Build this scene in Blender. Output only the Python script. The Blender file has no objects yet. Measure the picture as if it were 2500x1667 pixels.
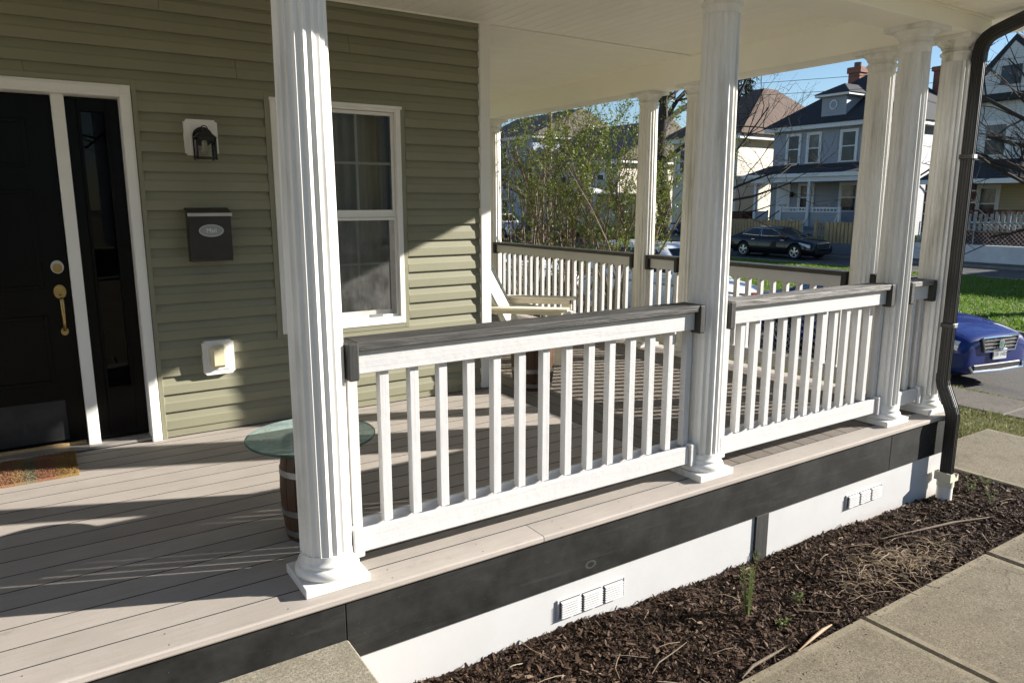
import bpy, bmesh, math, random
from mathutils import Vector, Matrix, Euler, noise
from mathutils.bvhtree import BVHTree
random.seed(7)
R = math.radians
S = bpy.context.scene
COL = S.collection

# ------------------------------------------------------------------ camera, sky, sun, exposure
cam_d = bpy.data.cameras.new('camera')
cam = bpy.data.objects.new('camera', cam_d); COL.objects.link(cam)
cam_d.sensor_width = 36.0
cam_d.lens = 1782.9 / 2500 * 36.0
cam_d.clip_start = 0.05; cam_d.clip_end = 2000
cam.location = (-0.8344, -2.5935, 1.4311)
cam.rotation_euler = (R(90) - 0.1878, 0.0004, -0.5781)
S.camera = cam
SUN = Vector((1.0, -0.43, 0.42)).normalized()        # towards the sun
SUN_EL = math.asin(SUN.z); SUN_ROT = math.atan2(SUN.x, SUN.y)
W = bpy.data.worlds.new('World'); S.world = W; W.use_nodes = True
wn = W.node_tree.nodes; wl = W.node_tree.links
sky = wn.new('ShaderNodeTexSky'); sky.sky_type = 'NISHITA'; sky.sun_disc = False
sky.sun_elevation = SUN_EL; sky.sun_rotation = SUN_ROT
sky.air_density = 1.0; sky.dust_density = 0.1; sky.ozone_density = 3.2
wn['Background'].inputs['Strength'].default_value = 0.056
wl.new(sky.outputs[0], wn['Background'].inputs['Color'])
sl = bpy.data.lights.new('sun', 'SUN'); sl.energy = 5.0; sl.angle = R(0.53); sl.color = (1.0, 0.945, 0.87)
so = bpy.data.objects.new('sun', sl); COL.objects.link(so)
so.rotation_euler = (-SUN).to_track_quat('-Z', 'Y').to_euler(); so.location = (20, -9, 12)
S.view_settings.view_transform = 'Standard'; S.view_settings.look = 'None'
S.view_settings.exposure = 1.36; S.view_settings.gamma = 1.0
S.view_settings.use_curve_mapping = False
S.render.engine = 'CYCLES'
S.cycles.use_denoising = True
S.cycles.use_adaptive_sampling = True; S.cycles.adaptive_threshold = 0.02
S.cycles.max_bounces = 8; S.cycles.diffuse_bounces = 6; S.cycles.glossy_bounces = 4
S.cycles.transparent_max_bounces = 16
S.cycles.sample_clamp_indirect = 6.0

# ------------------------------------------------------------------ mesh helpers
class MB:
    def __init__(s): s.v = []; s.f = []; s.m = []; s.cur = 0
    def add(s, vs, fs):
        b = len(s.v); s.v += [tuple(p) for p in vs]
        for f in fs: s.f.append(tuple(i + b for i in f)); s.m.append(s.cur)
        return s
    def box(s, x0, x1, y0, y1, z0, z1):
        return s.add([(x0,y0,z0),(x1,y0,z0),(x1,y1,z0),(x0,y1,z0),(x0,y0,z1),(x1,y0,z1),(x1,y1,z1),(x0,y1,z1)],
                     [(0,3,2,1),(4,5,6,7),(0,1,5,4),(1,2,6,5),(2,3,7,6),(3,0,4,7)])
    def cbox(s, x0, x1, y0, y1, z0, z1, c=.003):
        """box with chamfered edges: 24 corners"""
        X = (x0, x1); Y = (y0, y1); Z = (z0, z1); vs = []; idx = {}
        for i in (0,1):
            for j in (0,1):
                for k in (0,1):
                    sx = c if i == 0 else -c; sy = c if j == 0 else -c; sz = c if k == 0 else -c
                    for ax, p in (('x', (X[i], Y[j]+sy, Z[k]+sz)), ('y', (X[i]+sx, Y[j], Z[k]+sz)), ('z', (X[i]+sx, Y[j]+sy, Z[k]))):
                        idx[(i,j,k,ax)] = len(vs); vs.append(p)
        g = lambda i,j,k,a: idx[(i,j,k,a)]
        fs = [(g(0,0,0,'x'),g(0,0,1,'x'),g(0,1,1,'x'),g(0,1,0,'x')), (g(1,0,0,'x'),g(1,1,0,'x'),g(1,1,1,'x'),g(1,0,1,'x')),
              (g(0,0,0,'y'),g(1,0,0,'y'),g(1,0,1,'y'),g(0,0,1,'y')), (g(0,1,0,'y'),g(0,1,1,'y'),g(1,1,1,'y'),g(1,1,0,'y')),
              (g(0,0,0,'z'),g(0,1,0,'z'),g(1,1,0,'z'),g(1,0,0,'z')), (g(0,0,1,'z'),g(1,0,1,'z'),g(1,1,1,'z'),g(0,1,1,'z'))]
        for a in (0,1):
            for b in (0,1):
                fs.append((g(a,b,0,'x'),g(a,b,1,'x'),g(a,b,1,'y'),g(a,b,0,'y')))
                fs.append((g(a,0,b,'x'),g(a,1,b,'x'),g(a,1,b,'z'),g(a,0,b,'z')))
                fs.append((g(0,a,b,'y'),g(1,a,b,'y'),g(1,a,b,'z'),g(0,a,b,'z')))
                for k in (0,1): pass
        for i in (0,1):
            for j in (0,1):
                for k in (0,1): fs.append((g(i,j,k,'x'),g(i,j,k,'y'),g(i,j,k,'z')))
        return s.add(vs, fs)
    def prism(s, poly, axis, a, b):
        """extrude a 2D polygon along axis; poly gives the other two coords in xyz order"""
        n = len(poly)
        def P(q, t): return {'x': (t,q[0],q[1]), 'y': (q[0],t,q[1]), 'z': (q[0],q[1],t)}[axis]
        vs = [P(q, a) for q in poly] + [P(q, b) for q in poly]
        fs = [tuple(range(n-1,-1,-1)), tuple(range(n,2*n))] + [(i,(i+1)%n,(i+1)%n+n,i+n) for i in range(n)]
        return s.add(vs, fs)
    def lathe(s, prof, n=24, c=(0,0,0), cap=True, rad=None):
        vs = []; fs = []
        for (r,z) in prof:
            for i in range(n):
                a = 2*math.pi*i/n; k = rad(i) if rad else 1.0
                vs.append((c[0]+r*k*math.cos(a), c[1]+r*k*math.sin(a), c[2]+z))
        for j in range(len(prof)-1):
            for i in range(n):
                fs.append((j*n+i, j*n+(i+1)%n, (j+1)*n+(i+1)%n, (j+1)*n+i))
        if cap:
            fs.append(tuple(range(n-1,-1,-1))); fs.append(tuple(range((len(prof)-1)*n, len(prof)*n)))
        return s.add(vs, fs)
    def tube(s, pts, rad, n=6, cap=True):
        pts = [Vector(p) for p in pts]; m = len(pts)
        if not hasattr(rad, '__len__'): rad = [rad]*m
        up = None; vs = []; fs = []
        for i,p in enumerate(pts):
            d = (pts[min(i+1,m-1)] - pts[max(i-1,0)]).normalized()
            if up is None:
                up = d.orthogonal().normalized()
            else:
                up = (up - d*up.dot(d));
                up = up.normalized() if up.length > 1e-6 else d.orthogonal().normalized()
            w = d.cross(up)
            for k in range(n):
                a = 2*math.pi*k/n
                q = p + (up*math.cos(a) + w*math.sin(a))*rad[i]; vs.append(tuple(q))
        for i in range(m-1):
            for k in range(n): fs.append((i*n+k, i*n+(k+1)%n, (i+1)*n+(k+1)%n, (i+1)*n+k))
        if cap and n > 2: fs.append(tuple(range(n-1,-1,-1))); fs.append(tuple(range((m-1)*n, m*n)))
        return s.add(vs, fs)
    def beam(s, p0, p1, w, h, up=(0,0,1)):
        """rectangular bar from p0 to p1 (centres)"""
        p0 = Vector(p0); p1 = Vector(p1); d = (p1-p0).normalized(); u = Vector(up)
        sd = d.cross(u).normalized(); u = sd.cross(d).normalized()
        vs = []
        for p in (p0,p1):
            for a,b in ((-1,-1),(1,-1),(1,1),(-1,1)): vs.append(tuple(p + sd*(a*w/2) + u*(b*h/2)))
        return s.add(vs, [(3,2,1,0),(4,5,6,7),(0,1,5,4),(1,2,6,5),(2,3,7,6),(3,0,4,7)])
    def mesh(s, name, mats, off=(0,0,0), smooth=False, angle=None):
        me = bpy.data.meshes.new(name)
        me.from_pydata([(x-off[0], y-off[1], z-off[2]) for x,y,z in s.v], [], s.f)
        if not isinstance(mats, (list,tuple)): mats = [mats]
        for m in mats: me.materials.append(m)
        if len(mats) > 1: me.polygons.foreach_set('material_index', s.m)
        if smooth: me.polygons.foreach_set('use_smooth', [True]*len(me.polygons))
        bm = bmesh.new(); bm.from_mesh(me)
        bmesh.ops.recalc_face_normals(bm, faces=bm.faces)
        if smooth and angle:
            for e in bm.edges:
                if len(e.link_faces) == 2 and e.calc_face_angle(0) > R(angle): e.smooth = False
        bm.to_mesh(me); bm.free(); me.update()
        return me
    def build(s, name, mats, parent=None, smooth=False, angle=35):
        off = parent_world(parent)
        return obj(name, s.mesh(name, mats, off, smooth, angle), parent)
def parent_world(p):
    o = Vector((0,0,0))
    while p is not None: o += p.location; p = p.parent
    return o
def obj(name, me, parent=None):
    o = bpy.data.objects.new(name, me); COL.objects.link(o); o.parent = parent
    return o
def tag(o, label=None, cat=None, group=None, kind=None):
    if label: o['label'] = label
    if cat: o['category'] = cat
    if group: o['group'] = group
    if kind: o['kind'] = kind
    return o
def thing(name, loc, label, cat, group=None, rz=0.0):
    o = bpy.data.objects.new(name, None); COL.objects.link(o); o.empty_display_size = .1
    o.location = loc; o.rotation_euler = (0,0,rz)
    return tag(o, label, cat, group)
def copy_tree(o, parent=None):
    c = o.copy(); COL.objects.link(c); c.parent = parent
    for ch in list(o.children): copy_tree(ch, c)
    return c
def share(name, me, parent, loc):
    o = obj(name, me, parent); o.location = Vector(loc) - parent_world(parent); return o

# ------------------------------------------------------------------ materials
MAT = {}
def nmat(name):
    m = bpy.data.materials.new(name); m.use_nodes = True; MAT[name] = m
    nt = m.node_tree; b = nt.nodes['Principled BSDF']
    return m, nt, b
def N(nt, t, **k):
    n = nt.nodes.new(t)
    for a,v in k.items():
        if a in n.inputs: n.inputs[a].default_value = v
        else: setattr(n, a, v)
    return n
def coords(nt, scale=(1,1,1), kind='Object', rot=(0,0,0), rnd=True):
    tc = N(nt, 'ShaderNodeTexCoord'); mp = N(nt, 'ShaderNodeMapping')
    mp.inputs['Scale'].default_value = scale; mp.inputs['Rotation'].default_value = rot
    nt.links.new(tc.outputs[kind], mp.inputs['Vector'])
    if rnd:
        oi = N(nt, 'ShaderNodeObjectInfo')
        mul = N(nt, 'ShaderNodeMath', operation='MULTIPLY'); mul.inputs[1].default_value = 37.0
        nt.links.new(oi.outputs['Random'], mul.inputs[0]); nt.links.new(mul.outputs[0], mp.inputs['Location'])
    return mp.outputs[0]
def ramp(nt, fac, stops):
    r = N(nt, 'ShaderNodeValToRGB'); e = r.color_ramp.elements
    while len(e) < len(stops): e.new(.5)
    for el,(p,c) in zip(e, stops):
        el.position = p; el.color = (c if len(c) == 4 else (*c,1)) if hasattr(c,'__len__') else (c,c,c,1)
    nt.links.new(fac, r.inputs[0]); return r.outputs['Color']
def mixc(nt, fac, a, b, mode='MIX'):
    m = N(nt, 'ShaderNodeMix', data_type='RGBA', blend_type=mode)
    for i,x in ((0,fac),(6,a),(7,b)):
        if hasattr(x, 'links'): nt.links.new(x, m.inputs[i])
        elif hasattr(x, '__len__'): m.inputs[i].default_value = (*x,1) if len(x) == 3 else x
        else: m.inputs[i].default_value = x
    return m.outputs[2]
def noise_t(nt, vec, sc, detail=6, rough=.6, dist=0):
    n = N(nt, 'ShaderNodeTexNoise'); n.inputs['Scale'].default_value = sc; n.inputs['Detail'].default_value = detail
    n.inputs['Roughness'].default_value = rough; n.inputs['Distortion'].default_value = dist
    if vec: nt.links.new(vec, n.inputs['Vector'])
    return n.outputs['Fac']
def bump(nt, b, h, strength=.3, dist=.01, prev=None):
    n = N(nt, 'ShaderNodeBump'); n.inputs['Strength'].default_value = strength; n.inputs['Distance'].default_value = dist
    nt.links.new(h, n.inputs['Height'])
    if prev: nt.links.new(prev, n.inputs['Normal'])
    nt.links.new(n.outputs[0], b.inputs['Normal']); return n.outputs[0]
def plain(name, col, rough=.6, metal=0.0, var=.12, sc=8, bmp=0, coat=0, spec=.5):
    m, nt, b = nmat(name)
    v = coords(nt); f = noise_t(nt, v, sc)
    lo = tuple(c*(1-var) for c in col); hi = tuple(min(1,c*(1+var)) for c in col)
    nt.links.new(ramp(nt, f, [(.3,lo),(.7,hi)]), b.inputs['Base Color'])
    b.inputs['Roughness'].default_value = rough; b.inputs['Metallic'].default_value = metal
    b.inputs['Coat Weight'].default_value = coat; b.inputs['Specular IOR Level'].default_value = spec
    if bmp: bump(nt, b, noise_t(nt, v, sc*12), bmp, .004)
    return m
def objtint(nt, col_out, amt=.12):
    """each piece its own slight shade"""
    oi = N(nt, 'ShaderNodeObjectInfo'); mr = N(nt, 'ShaderNodeMapRange')
    mr.inputs['To Min'].default_value = 1-amt; mr.inputs['To Max'].default_value = 1+amt
    nt.links.new(oi.outputs['Random'], mr.inputs['Value'])
    vm = N(nt, 'ShaderNodeVectorMath', operation='SCALE')
    nt.links.new(col_out, vm.inputs[0]); nt.links.new(mr.outputs[0], vm.inputs['Scale'])
    return vm.outputs[0]
def siding_mat(name, col, axis=0):
    m, nt, b = nmat(name)
    sc = [60,60,60]; sc[axis] = 2.0
    v = coords(nt, tuple(sc)); g = noise_t(nt, v, 1.0, 5)
    v2 = coords(nt, (1,1,1), rnd=False); f = noise_t(nt, v2, 1.6, 4)
    c = ramp(nt, f, [(.3, tuple(x*.94 for x in col)), (.7, tuple(x*1.05 for x in col))])
    d = noise_t(nt, v2, 11, 8, .7)
    c = mixc(nt, ramp(nt, d, [(.62,0),(.8,.35)]), c, tuple(x*.72 for x in col))
    nt.links.new(objtint(nt, c, .045), b.inputs['Base Color'])
    b.inputs['Roughness'].default_value = .55; b.inputs['Specular IOR Level'].default_value = .35
    bump(nt, b, g, .18, .003)
    return m
def painted_wood(name, col, axis, grainy=.35, dirt=.25, rough=.5, dark=(.25,.22,.17), wear=None):
    """painted timber: grain relief along axis, small chips and dirt"""
    m, nt, b = nmat(name)
    sc = [42,42,42]; sc[axis] = 1.6
    v = coords(nt, tuple(sc)); g = noise_t(nt, v, 1.0, 7, .62, .6)
    w = coords(nt); lump = noise_t(nt, w, 26, 4, .6)
    f = noise_t(nt, w, 5, 5)
    c = ramp(nt, f, [(.3, tuple(x*.95 for x in col)), (.7, tuple(min(1,x*1.03) for x in col))])
    ch = noise_t(nt, w, 34, 8, .72)
    c = mixc(nt, ramp(nt, ch, [(.66,0),(.74,dirt)]), c, dark)
    if wear:   # weathered grain lines showing through the paint
        s2 = [95,95,95]; s2[axis] = 1.7
        k1 = noise_t(nt, coords(nt, tuple(s2)), 1.0, 8, .6, 2.2)
        s3 = [14,14,14]; s3[axis] = 2.0
        k2 = noise_t(nt, coords(nt, tuple(s3)), 1.0, 4, .6, 3.0)
        k = N(nt, 'ShaderNodeMath', operation='MULTIPLY'); nt.links.new(k1, k.inputs[0]); nt.links.new(k2, k.inputs[1])
        c = mixc(nt, ramp(nt, k.outputs[0], [(.17,0),(.40,1)]), c, wear)
        bump(nt, b, k.outputs[0], .9, .008)
    else:
        b1 = bump(nt, b, g, grainy, .004); bump(nt, b, lump, .28, .006, b1)
    nt.links.new(c, b.inputs['Base Color']); b.inputs['Roughness'].default_value = rough
    b.inputs['Specular IOR Level'].default_value = .4
    return m
OLIVE = (.238,.231,.157)
siding_mat('siding_olive', OLIVE)
plain('trim_olive', (.238,.231,.157), .5, var=.05)
WHITE = (.80,.785,.735)
for ax,n in ((0,'x'),(1,'y'),(2,'z')):
    painted_wood('white_wood_'+n, (.56,.555,.545), ax, .55, .4)
    painted_wood('black_wood_'+n, (.034,.033,.030), ax, .7, .5, .65, (.10,.095,.085))
painted_wood('cap_wood', (.034,.033,.031), 0, .5, .3, .65, (.012,.012,.012), wear=(.085,.082,.076))
painted_wood('cap_wood_worn', (.065,.062,.057), 0, .5, .3, .7, (.02,.02,.018), wear=(.33,.315,.29))
painted_wood('cap_wood_side', (.045,.042,.036), 1, .4, .2, .5, (.1,.09,.08))
plain('white_trim', WHITE, .45, var=.04, sc=3)
plain('white_vinyl', (.78,.76,.70), .4, var=.03, sc=2)
plain('ceiling_vinyl', (.92,.89,.79), .45, var=.03, sc=2)
# column: cream fibreglass with grey rain dirt in streaks
def column_mat():
    m, nt, b = nmat('column_white')
    v = coords(nt, (14,14,.8)); st = noise_t(nt, v, 1, 6, .65)
    v2 = coords(nt, (1,1,.6)); pa = noise_t(nt, v2, 1.9, 3)
    k = N(nt, 'ShaderNodeMath', operation='MULTIPLY')
    nt.links.new(ramp(nt, st, [(.45,0),(.70,1)]), k.inputs[0]); nt.links.new(ramp(nt, pa, [(.42,0.0),(.66,1)]), k.inputs[1])
    c = mixc(nt, k.outputs[0], (.77,.755,.71), (.36,.33,.26))
    sp = noise_t(nt, coords(nt), 30, 6, .7)
    c = mixc(nt, ramp(nt, sp, [(.7,0),(.78,.5)]), c, (.3,.26,.19))
    nt.links.new(c, b.inputs['Base Color']); b.inputs['Roughness'].default_value = .42
    bump(nt, b, noise_t(nt, coords(nt), 60, 4), .05, .003)
column_mat()
def deck_mat(name, a, c2, axis, tint=.05):
    m, nt, b = nmat(name)
    sc = [90,90,90]; sc[axis] = 5.0
    v = coords(nt, tuple(sc)); g = noise_t(nt, v, 1, 6, .7)
    w = coords(nt, (1,1,1)); f = noise_t(nt, w, 2.2, 5)
    sp = noise_t(nt, w, 190, 3, .7)
    c = ramp(nt, f, [(.3,a),(.7,c2)])
    c = mixc(nt, ramp(nt, g, [(.45,.0),(.75,.32)]), c, tuple(x*.62 for x in a))
    c = mixc(nt, ramp(nt, sp, [(.55,0),(.8,.35)]), c, tuple(x*.5 for x in a))
    # scattered stains and scuffs
    stn = noise_t(nt, coords(nt, rnd=False), 7, 8, .75)
    c = mixc(nt, ramp(nt, stn, [(.6,0),(.72,.3)]), c, (.10,.085,.07))
    nt.links.new(objtint(nt, c, tint), b.inputs['Base Color']); b.inputs['Roughness'].default_value = .78
    b.inputs['Specular IOR Level'].default_value = .3
    b1 = bump(nt, b, g, .25, .003); bump(nt, b, sp, .2, .002, b1)
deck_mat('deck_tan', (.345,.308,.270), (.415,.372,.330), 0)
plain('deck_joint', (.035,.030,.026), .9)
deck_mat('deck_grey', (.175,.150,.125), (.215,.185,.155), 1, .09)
def fascia_mat():
    m, nt, b = nmat('fascia_black')
    v = coords(nt, (2.0,22,26)); g = noise_t(nt, v, 1, 7, .65, .5)
    w = coords(nt, (1,1,1)); f = noise_t(nt, w, 4.5, 6, .62)
    c = mixc(nt, ramp(nt, f, [(.38,0),(.72,1)]), (.010,.0098,.009), (.034,.033,.030))
    c = mixc(nt, ramp(nt, g, [(.55,0),(.8,.6)]), c, (.055,.053,.049))
    vo = N(nt, 'ShaderNodeTexVoronoi'); vo.inputs['Scale'].default_value = 2.6; nt.links.new(coords(nt, (1,3,1.6)), vo.inputs['Vector'])
    kn = N(nt, 'ShaderNodeMath', operation='MULTIPLY'); nt.links.new(vo.outputs['Distance'], kn.inputs[0]); kn.inputs[1].default_value = 1.0
    wv = N(nt, 'ShaderNodeMath', operation='SINE'); s8 = N(nt, 'ShaderNodeMath', operation='MULTIPLY'); s8.inputs[1].default_value = 90
    nt.links.new(kn.outputs[0], s8.inputs[0]); nt.links.new(s8.outputs[0], wv.inputs[0])
    near = ramp(nt, vo.outputs['Distance'], [(.05,.75),(.14,0)])
    ringm = N(nt, 'ShaderNodeMath', operation='MULTIPLY'); nt.links.new(near, ringm.inputs[0]); nt.links.new(wv.outputs[0], ringm.inputs[1])
    c = mixc(nt, ringm.outputs[0], c, (.11,.107,.10))
    sp = noise_t(nt, w, 55, 4, .7)
    c = mixc(nt, ramp(nt, sp, [(.70,0),(.75,.8)]), c, (.12,.115,.105))
    nt.links.new(c, b.inputs['Base Color']); b.inputs['Roughness'].default_value = .7; b.inputs['Specular IOR Level'].default_value = .2
    b1 = bump(nt, b, g, .35, .004)
fascia_mat()
def skirt_mat():
    m, nt, b = nmat('skirt_white')
    w = coords(nt, rnd=False); f = noise_t(nt, w, 3, 5)
    c = ramp(nt, f, [(.3,(.535,.53,.522)),(.7,(.585,.58,.572))])
    sp = noise_t(nt, w, 42, 5, .75)
    c = mixc(nt, ramp(nt, sp, [(.715,0),(.75,.75)]), c, (.2,.15,.1))
    tc = N(nt, 'ShaderNodeTexCoord'); sx = N(nt, 'ShaderNodeSeparateXYZ'); nt.links.new(tc.outputs['Object'], sx.inputs[0])
    nz = noise_t(nt, w, 8, 6, .7)
    ad = N(nt, 'ShaderNodeMath', operation='MULTIPLY_ADD'); nt.links.new(nz, ad.inputs[0]); ad.inputs[1].default_value = .16; nt.links.new(sx.outputs['Z'], ad.inputs[2])
    # splashed soil along the foot of the panel
    mr = N(nt, 'ShaderNodeMapRange'); mr.inputs['From Min'].default_value = -.44; mr.inputs['From Max'].default_value = -.60
    nt.links.new(ad.outputs[0], mr.inputs['Value'])
    c = mixc(nt, mr.outputs[0], c, (.40,.34,.28))
    nt.links.new(c, b.inputs['Base Color']); b.inputs['Roughness'].default_value = .5
    bump(nt, b, noise_t(nt, w, 20, 5), .08, .006)
skirt_mat()
def concrete(name, a, c2):
    m, nt, b = nmat(name)
    w = coords(nt); f = noise_t(nt, w, 1.6, 7, .65)
    c = ramp(nt, f, [(.3,a),(.68,c2)])
    br = noise_t(nt, coords(nt, (3,70,3)), 1, 4)
    sp = noise_t(nt, w, 130, 4, .75)
    c = mixc(nt, ramp(nt, sp, [(.40,.85),(.62,0)]), c, tuple(x*.42 for x in a))
    c = mixc(nt, ramp(nt, noise_t(nt, w, 75, 3, .7), [(.55,0),(.75,.6)]), c, tuple(min(1,x*1.35) for x in c2))
    st = noise_t(nt, w, 5.5, 6, .7)
    c = mixc(nt, ramp(nt, st, [(.50,0),(.72,.7)]), c, tuple(x*.50 for x in a))
    sp2 = noise_t(nt, w, 19, 3, .6)
    c = mixc(nt, ramp(nt, sp2, [(.72,0),(.755,.8)]), c, (.05,.045,.038))
    if name == 'concrete':
        gc = N(nt, 'ShaderNodeTexCoord'); sp_ = N(nt, 'ShaderNodeSeparateXYZ'); nt.links.new(gc.outputs['Generated'], sp_.inputs[0])
        def edge(sock, wdt):
            a1 = N(nt, 'ShaderNodeMath', operation='SUBTRACT'); nt.links.new(sock, a1.inputs[0]); a1.inputs[1].default_value = .5
            a2 = N(nt, 'ShaderNodeMath', operation='ABSOLUTE'); nt.links.new(a1.outputs[0], a2.inputs[0])
            return ramp(nt, a2.outputs[0], [(.5-wdt,0),(.5-wdt*.8,1)])
        mxn = N(nt, 'ShaderNodeMath', operation='MAXIMUM'); nt.links.new(edge(sp_.outputs['X'], .045), mxn.inputs[0]); nt.links.new(edge(sp_.outputs['Y'], .02), mxn.inputs[1])
        k5 = N(nt, 'ShaderNodeMath', operation='MULTIPLY'); nt.links.new(mxn.outputs[0], k5.inputs[0]); nt.links.new(ramp(nt, noise_t(nt, w, 9, 5, .7), [(.35,.1),(.6,.55)]), k5.inputs[1])
        c = mixc(nt, k5.outputs[0], c, tuple(min(1,x*1.18) for x in c2))
        vo = N(nt, 'ShaderNodeTexVoronoi', feature='DISTANCE_TO_EDGE'); vo.inputs['Scale'].default_value = .9
        wn2 = N(nt, 'ShaderNodeVectorMath', operation='ADD'); nt.links.new(w, wn2.inputs[0])
        nz3 = N(nt, 'ShaderNodeTexNoise'); nz3.inputs['Scale'].default_value = 6; nt.links.new(w, nz3.inputs['Vector'])
        sc3 = N(nt, 'ShaderNodeVectorMath', operation='SCALE'); sc3.inputs['Scale'].default_value = .25; nt.links.new(nz3.outputs['Color'], sc3.inputs[0]); nt.links.new(sc3.outputs[0], wn2.inputs[1]); nt.links.new(wn2.outputs[0], vo.inputs['Vector'])
        hair = N(nt, 'ShaderNodeMath', operation='MULTIPLY'); nt.links.new(ramp(nt, vo.outputs['Distance'], [(.0,1),(.006,0)]), hair.inputs[0]); nt.links.new(ramp(nt, noise_t(nt, w, 1.1, 2), [(.5,0),(.6,.7)]), hair.inputs[1])
        c = mixc(nt, hair.outputs[0], c, tuple(x*.35 for x in a))
    nt.links.new(c, b.inputs['Base Color']); b.inputs['Roughness'].default_value = .88; b.inputs['Specular IOR Level'].default_value = .25
    b1 = bump(nt, b, sp, .35, .003); bump(nt, b, br, .25, .003, b1)
concrete('concrete', (.205,.172,.115), (.275,.236,.165))
concrete('concrete_step', (.33,.295,.22), (.41,.37,.285))
concrete('concrete_far', (.15,.132,.108), (.21,.188,.155))
def asphalt():
    m, nt, b = nmat('asphalt'); w = coords(nt)
    sp = noise_t(nt, w, 45, 5, .8); f = noise_t(nt, w, .7, 5)
    c = ramp(nt, sp, [(.3,(.03,.028,.026)),(.7,(.13,.12,.108))])
    c = mixc(nt, ramp(nt, f, [(.4,0),(.7,.4)]), c, (.045,.043,.042))
    nt.links.new(c, b.inputs['Base Color']); b.inputs['Roughness'].default_value = .9; bump(nt, b, sp, .5, .01)
asphalt()
def dirt(name, a, c2, sc=14):
    m, nt, b = nmat(name); w = coords(nt)
    f = noise_t(nt, w, sc, 8, .75); nt.links.new(ramp(nt, f, [(.3,a),(.7,c2)]), b.inputs['Base Color'])
    b.inputs['Roughness'].default_value = .95; bump(nt, b, noise_t(nt, w, sc*3, 6, .8), .8, .02)
dirt('soil', (.030,.018,.010), (.078,.047,.028), 45)
dirt('yard_soil', (.17,.145,.085), (.25,.215,.135), 6)
dirt('lawn_soil', (.075,.13,.020), (.13,.19,.04), 3)
def strands(name, cols, rough=.8, spec=.2, trans=0.0):
    """many small pieces in one mesh: colour varies from piece to piece"""
    m, nt, b = nmat(name)
    g = N(nt, 'ShaderNodeNewGeometry')
    st = [(i/(len(cols)-1) if len(cols) > 1 else 0, c) for i,c in enumerate(cols)]
    c = ramp(nt, g.outputs['Random Per Island'], st)
    nt.links.new(c, b.inputs['Base Color']); b.inputs['Roughness'].default_value = rough; b.inputs['Specular IOR Level'].default_value = spec
    if trans:
        tr = N(nt, 'ShaderNodeBsdfTranslucent'); nt.links.new(c, tr.inputs[0]); mx = N(nt, 'ShaderNodeMixShader'); mx.inputs[0].default_value = trans
        nt.links.new(b.outputs[0], mx.inputs[1]); nt.links.new(tr.outputs[0], mx.inputs[2])
        nt.links.new(mx.outputs[0], nt.nodes['Material Output'].inputs[0])
strands('mulch_chips', [(.013,.007,.004),(.034,.017,.009),(.050,.027,.014),(.080,.045,.026),(.038,.020,.011),(.11,.070,.043),(.026,.014,.008),(.046,.024,.013),(.20,.14,.10)])
strands('dry_straw', [(.30,.22,.14),(.42,.33,.22),(.22,.15,.09),(.50,.42,.31)])
strands('grass_blades', [(.10,.20,.018),(.14,.25,.025),(.19,.28,.04),(.12,.22,.02),(.22,.25,.07)], .6, .3, .35)
strands('grass_dry', [(.10,.15,.035),(.24,.21,.11),(.13,.17,.05),(.30,.26,.16),(.09,.14,.03)], .7, .2, .3)
strands('leaf_green', [(.075,.12,.012),(.13,.18,.022),(.20,.23,.045),(.10,.14,.018)], .5, .4, .35)
strands('far_twigs', [(.10,.085,.07),(.14,.12,.10),(.08,.07,.055),(.10,.10,.06)])
strands('weed_green', [(.13,.17,.05),(.18,.22,.07),(.10,.15,.03),(.22,.23,.10)], .6, .3, .35)
strands('needle_green', [(.018,.030,.014),(.030,.045,.02),(.04,.05,.028)], .7)
plain('bark', (.075,.058,.045), .9, var=.35, sc=14, bmp=.6)
plain('bark_light', (.15,.115,.08), .9, var=.35, sc=14, bmp=.5)
plain('bark_dark', (.040,.032,.027), .95, var=.3, sc=10, bmp=.5)
plain('stick_pale', (.34,.24,.15), .8, var=.25, sc=20, bmp=.3)
def glass_mat(name, tint=(.92,.95,.93), ior=1.5, rough=0.0):
    m, nt, b = nmat(name)
    fr = N(nt, 'ShaderNodeFresnel'); fr.inputs[0].default_value = ior
    tr = N(nt, 'ShaderNodeBsdfTransparent'); tr.inputs[0].default_value = (*tint,1)
    gl = N(nt, 'ShaderNodeBsdfGlossy'); gl.inputs['Roughness'].default_value = rough
    mx = N(nt, 'ShaderNodeMixShader'); nt.links.new(fr.outputs[0], mx.inputs[0]); nt.links.new(tr.outputs[0], mx.inputs[1]); nt.links.new(gl.outputs[0], mx.inputs[2])
    nt.links.new(mx.outputs[0], nt.nodes['Material Output'].inputs[0]); return m
glass_mat('window_glass', (.86,.87,.85), 1.5)
glass_mat('sidelight_glass', (.22,.22,.22), 1.28)
def painted_sheen_glass():
    m = glass_mat('table_glass', (.80,.90,.86), 1.5, .03); nt = m.node_tree; mo_ = nt.nodes['Material Output']; src = mo_.inputs[0].links[0].from_socket
    d = N(nt, 'ShaderNodeBsdfDiffuse'); d.inputs[0].default_value = (.62,.80,.76,1); mx = N(nt, 'ShaderNodeMixShader')  # pale teal diffuse patches paint the sky and wall reflection on the glass
    nt.links.new(ramp(nt, noise_t(nt, coords(nt), 7, 6, .7), [(.35,.22),(.7,.50)]), mx.inputs[0])
    nt.links.new(src, mx.inputs[1]); nt.links.new(d.outputs[0], mx.inputs[2]); nt.links.new(mx.outputs[0], mo_.inputs[0])
painted_sheen_glass()
glass_mat('table_glass_edge', (.16,.42,.36), 1.5, .1)
glass_mat('car_glass', (.10,.12,.13), 1.35)
glass_mat('lantern_glass', (.86,.85,.78), 1.45, .05)
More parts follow.
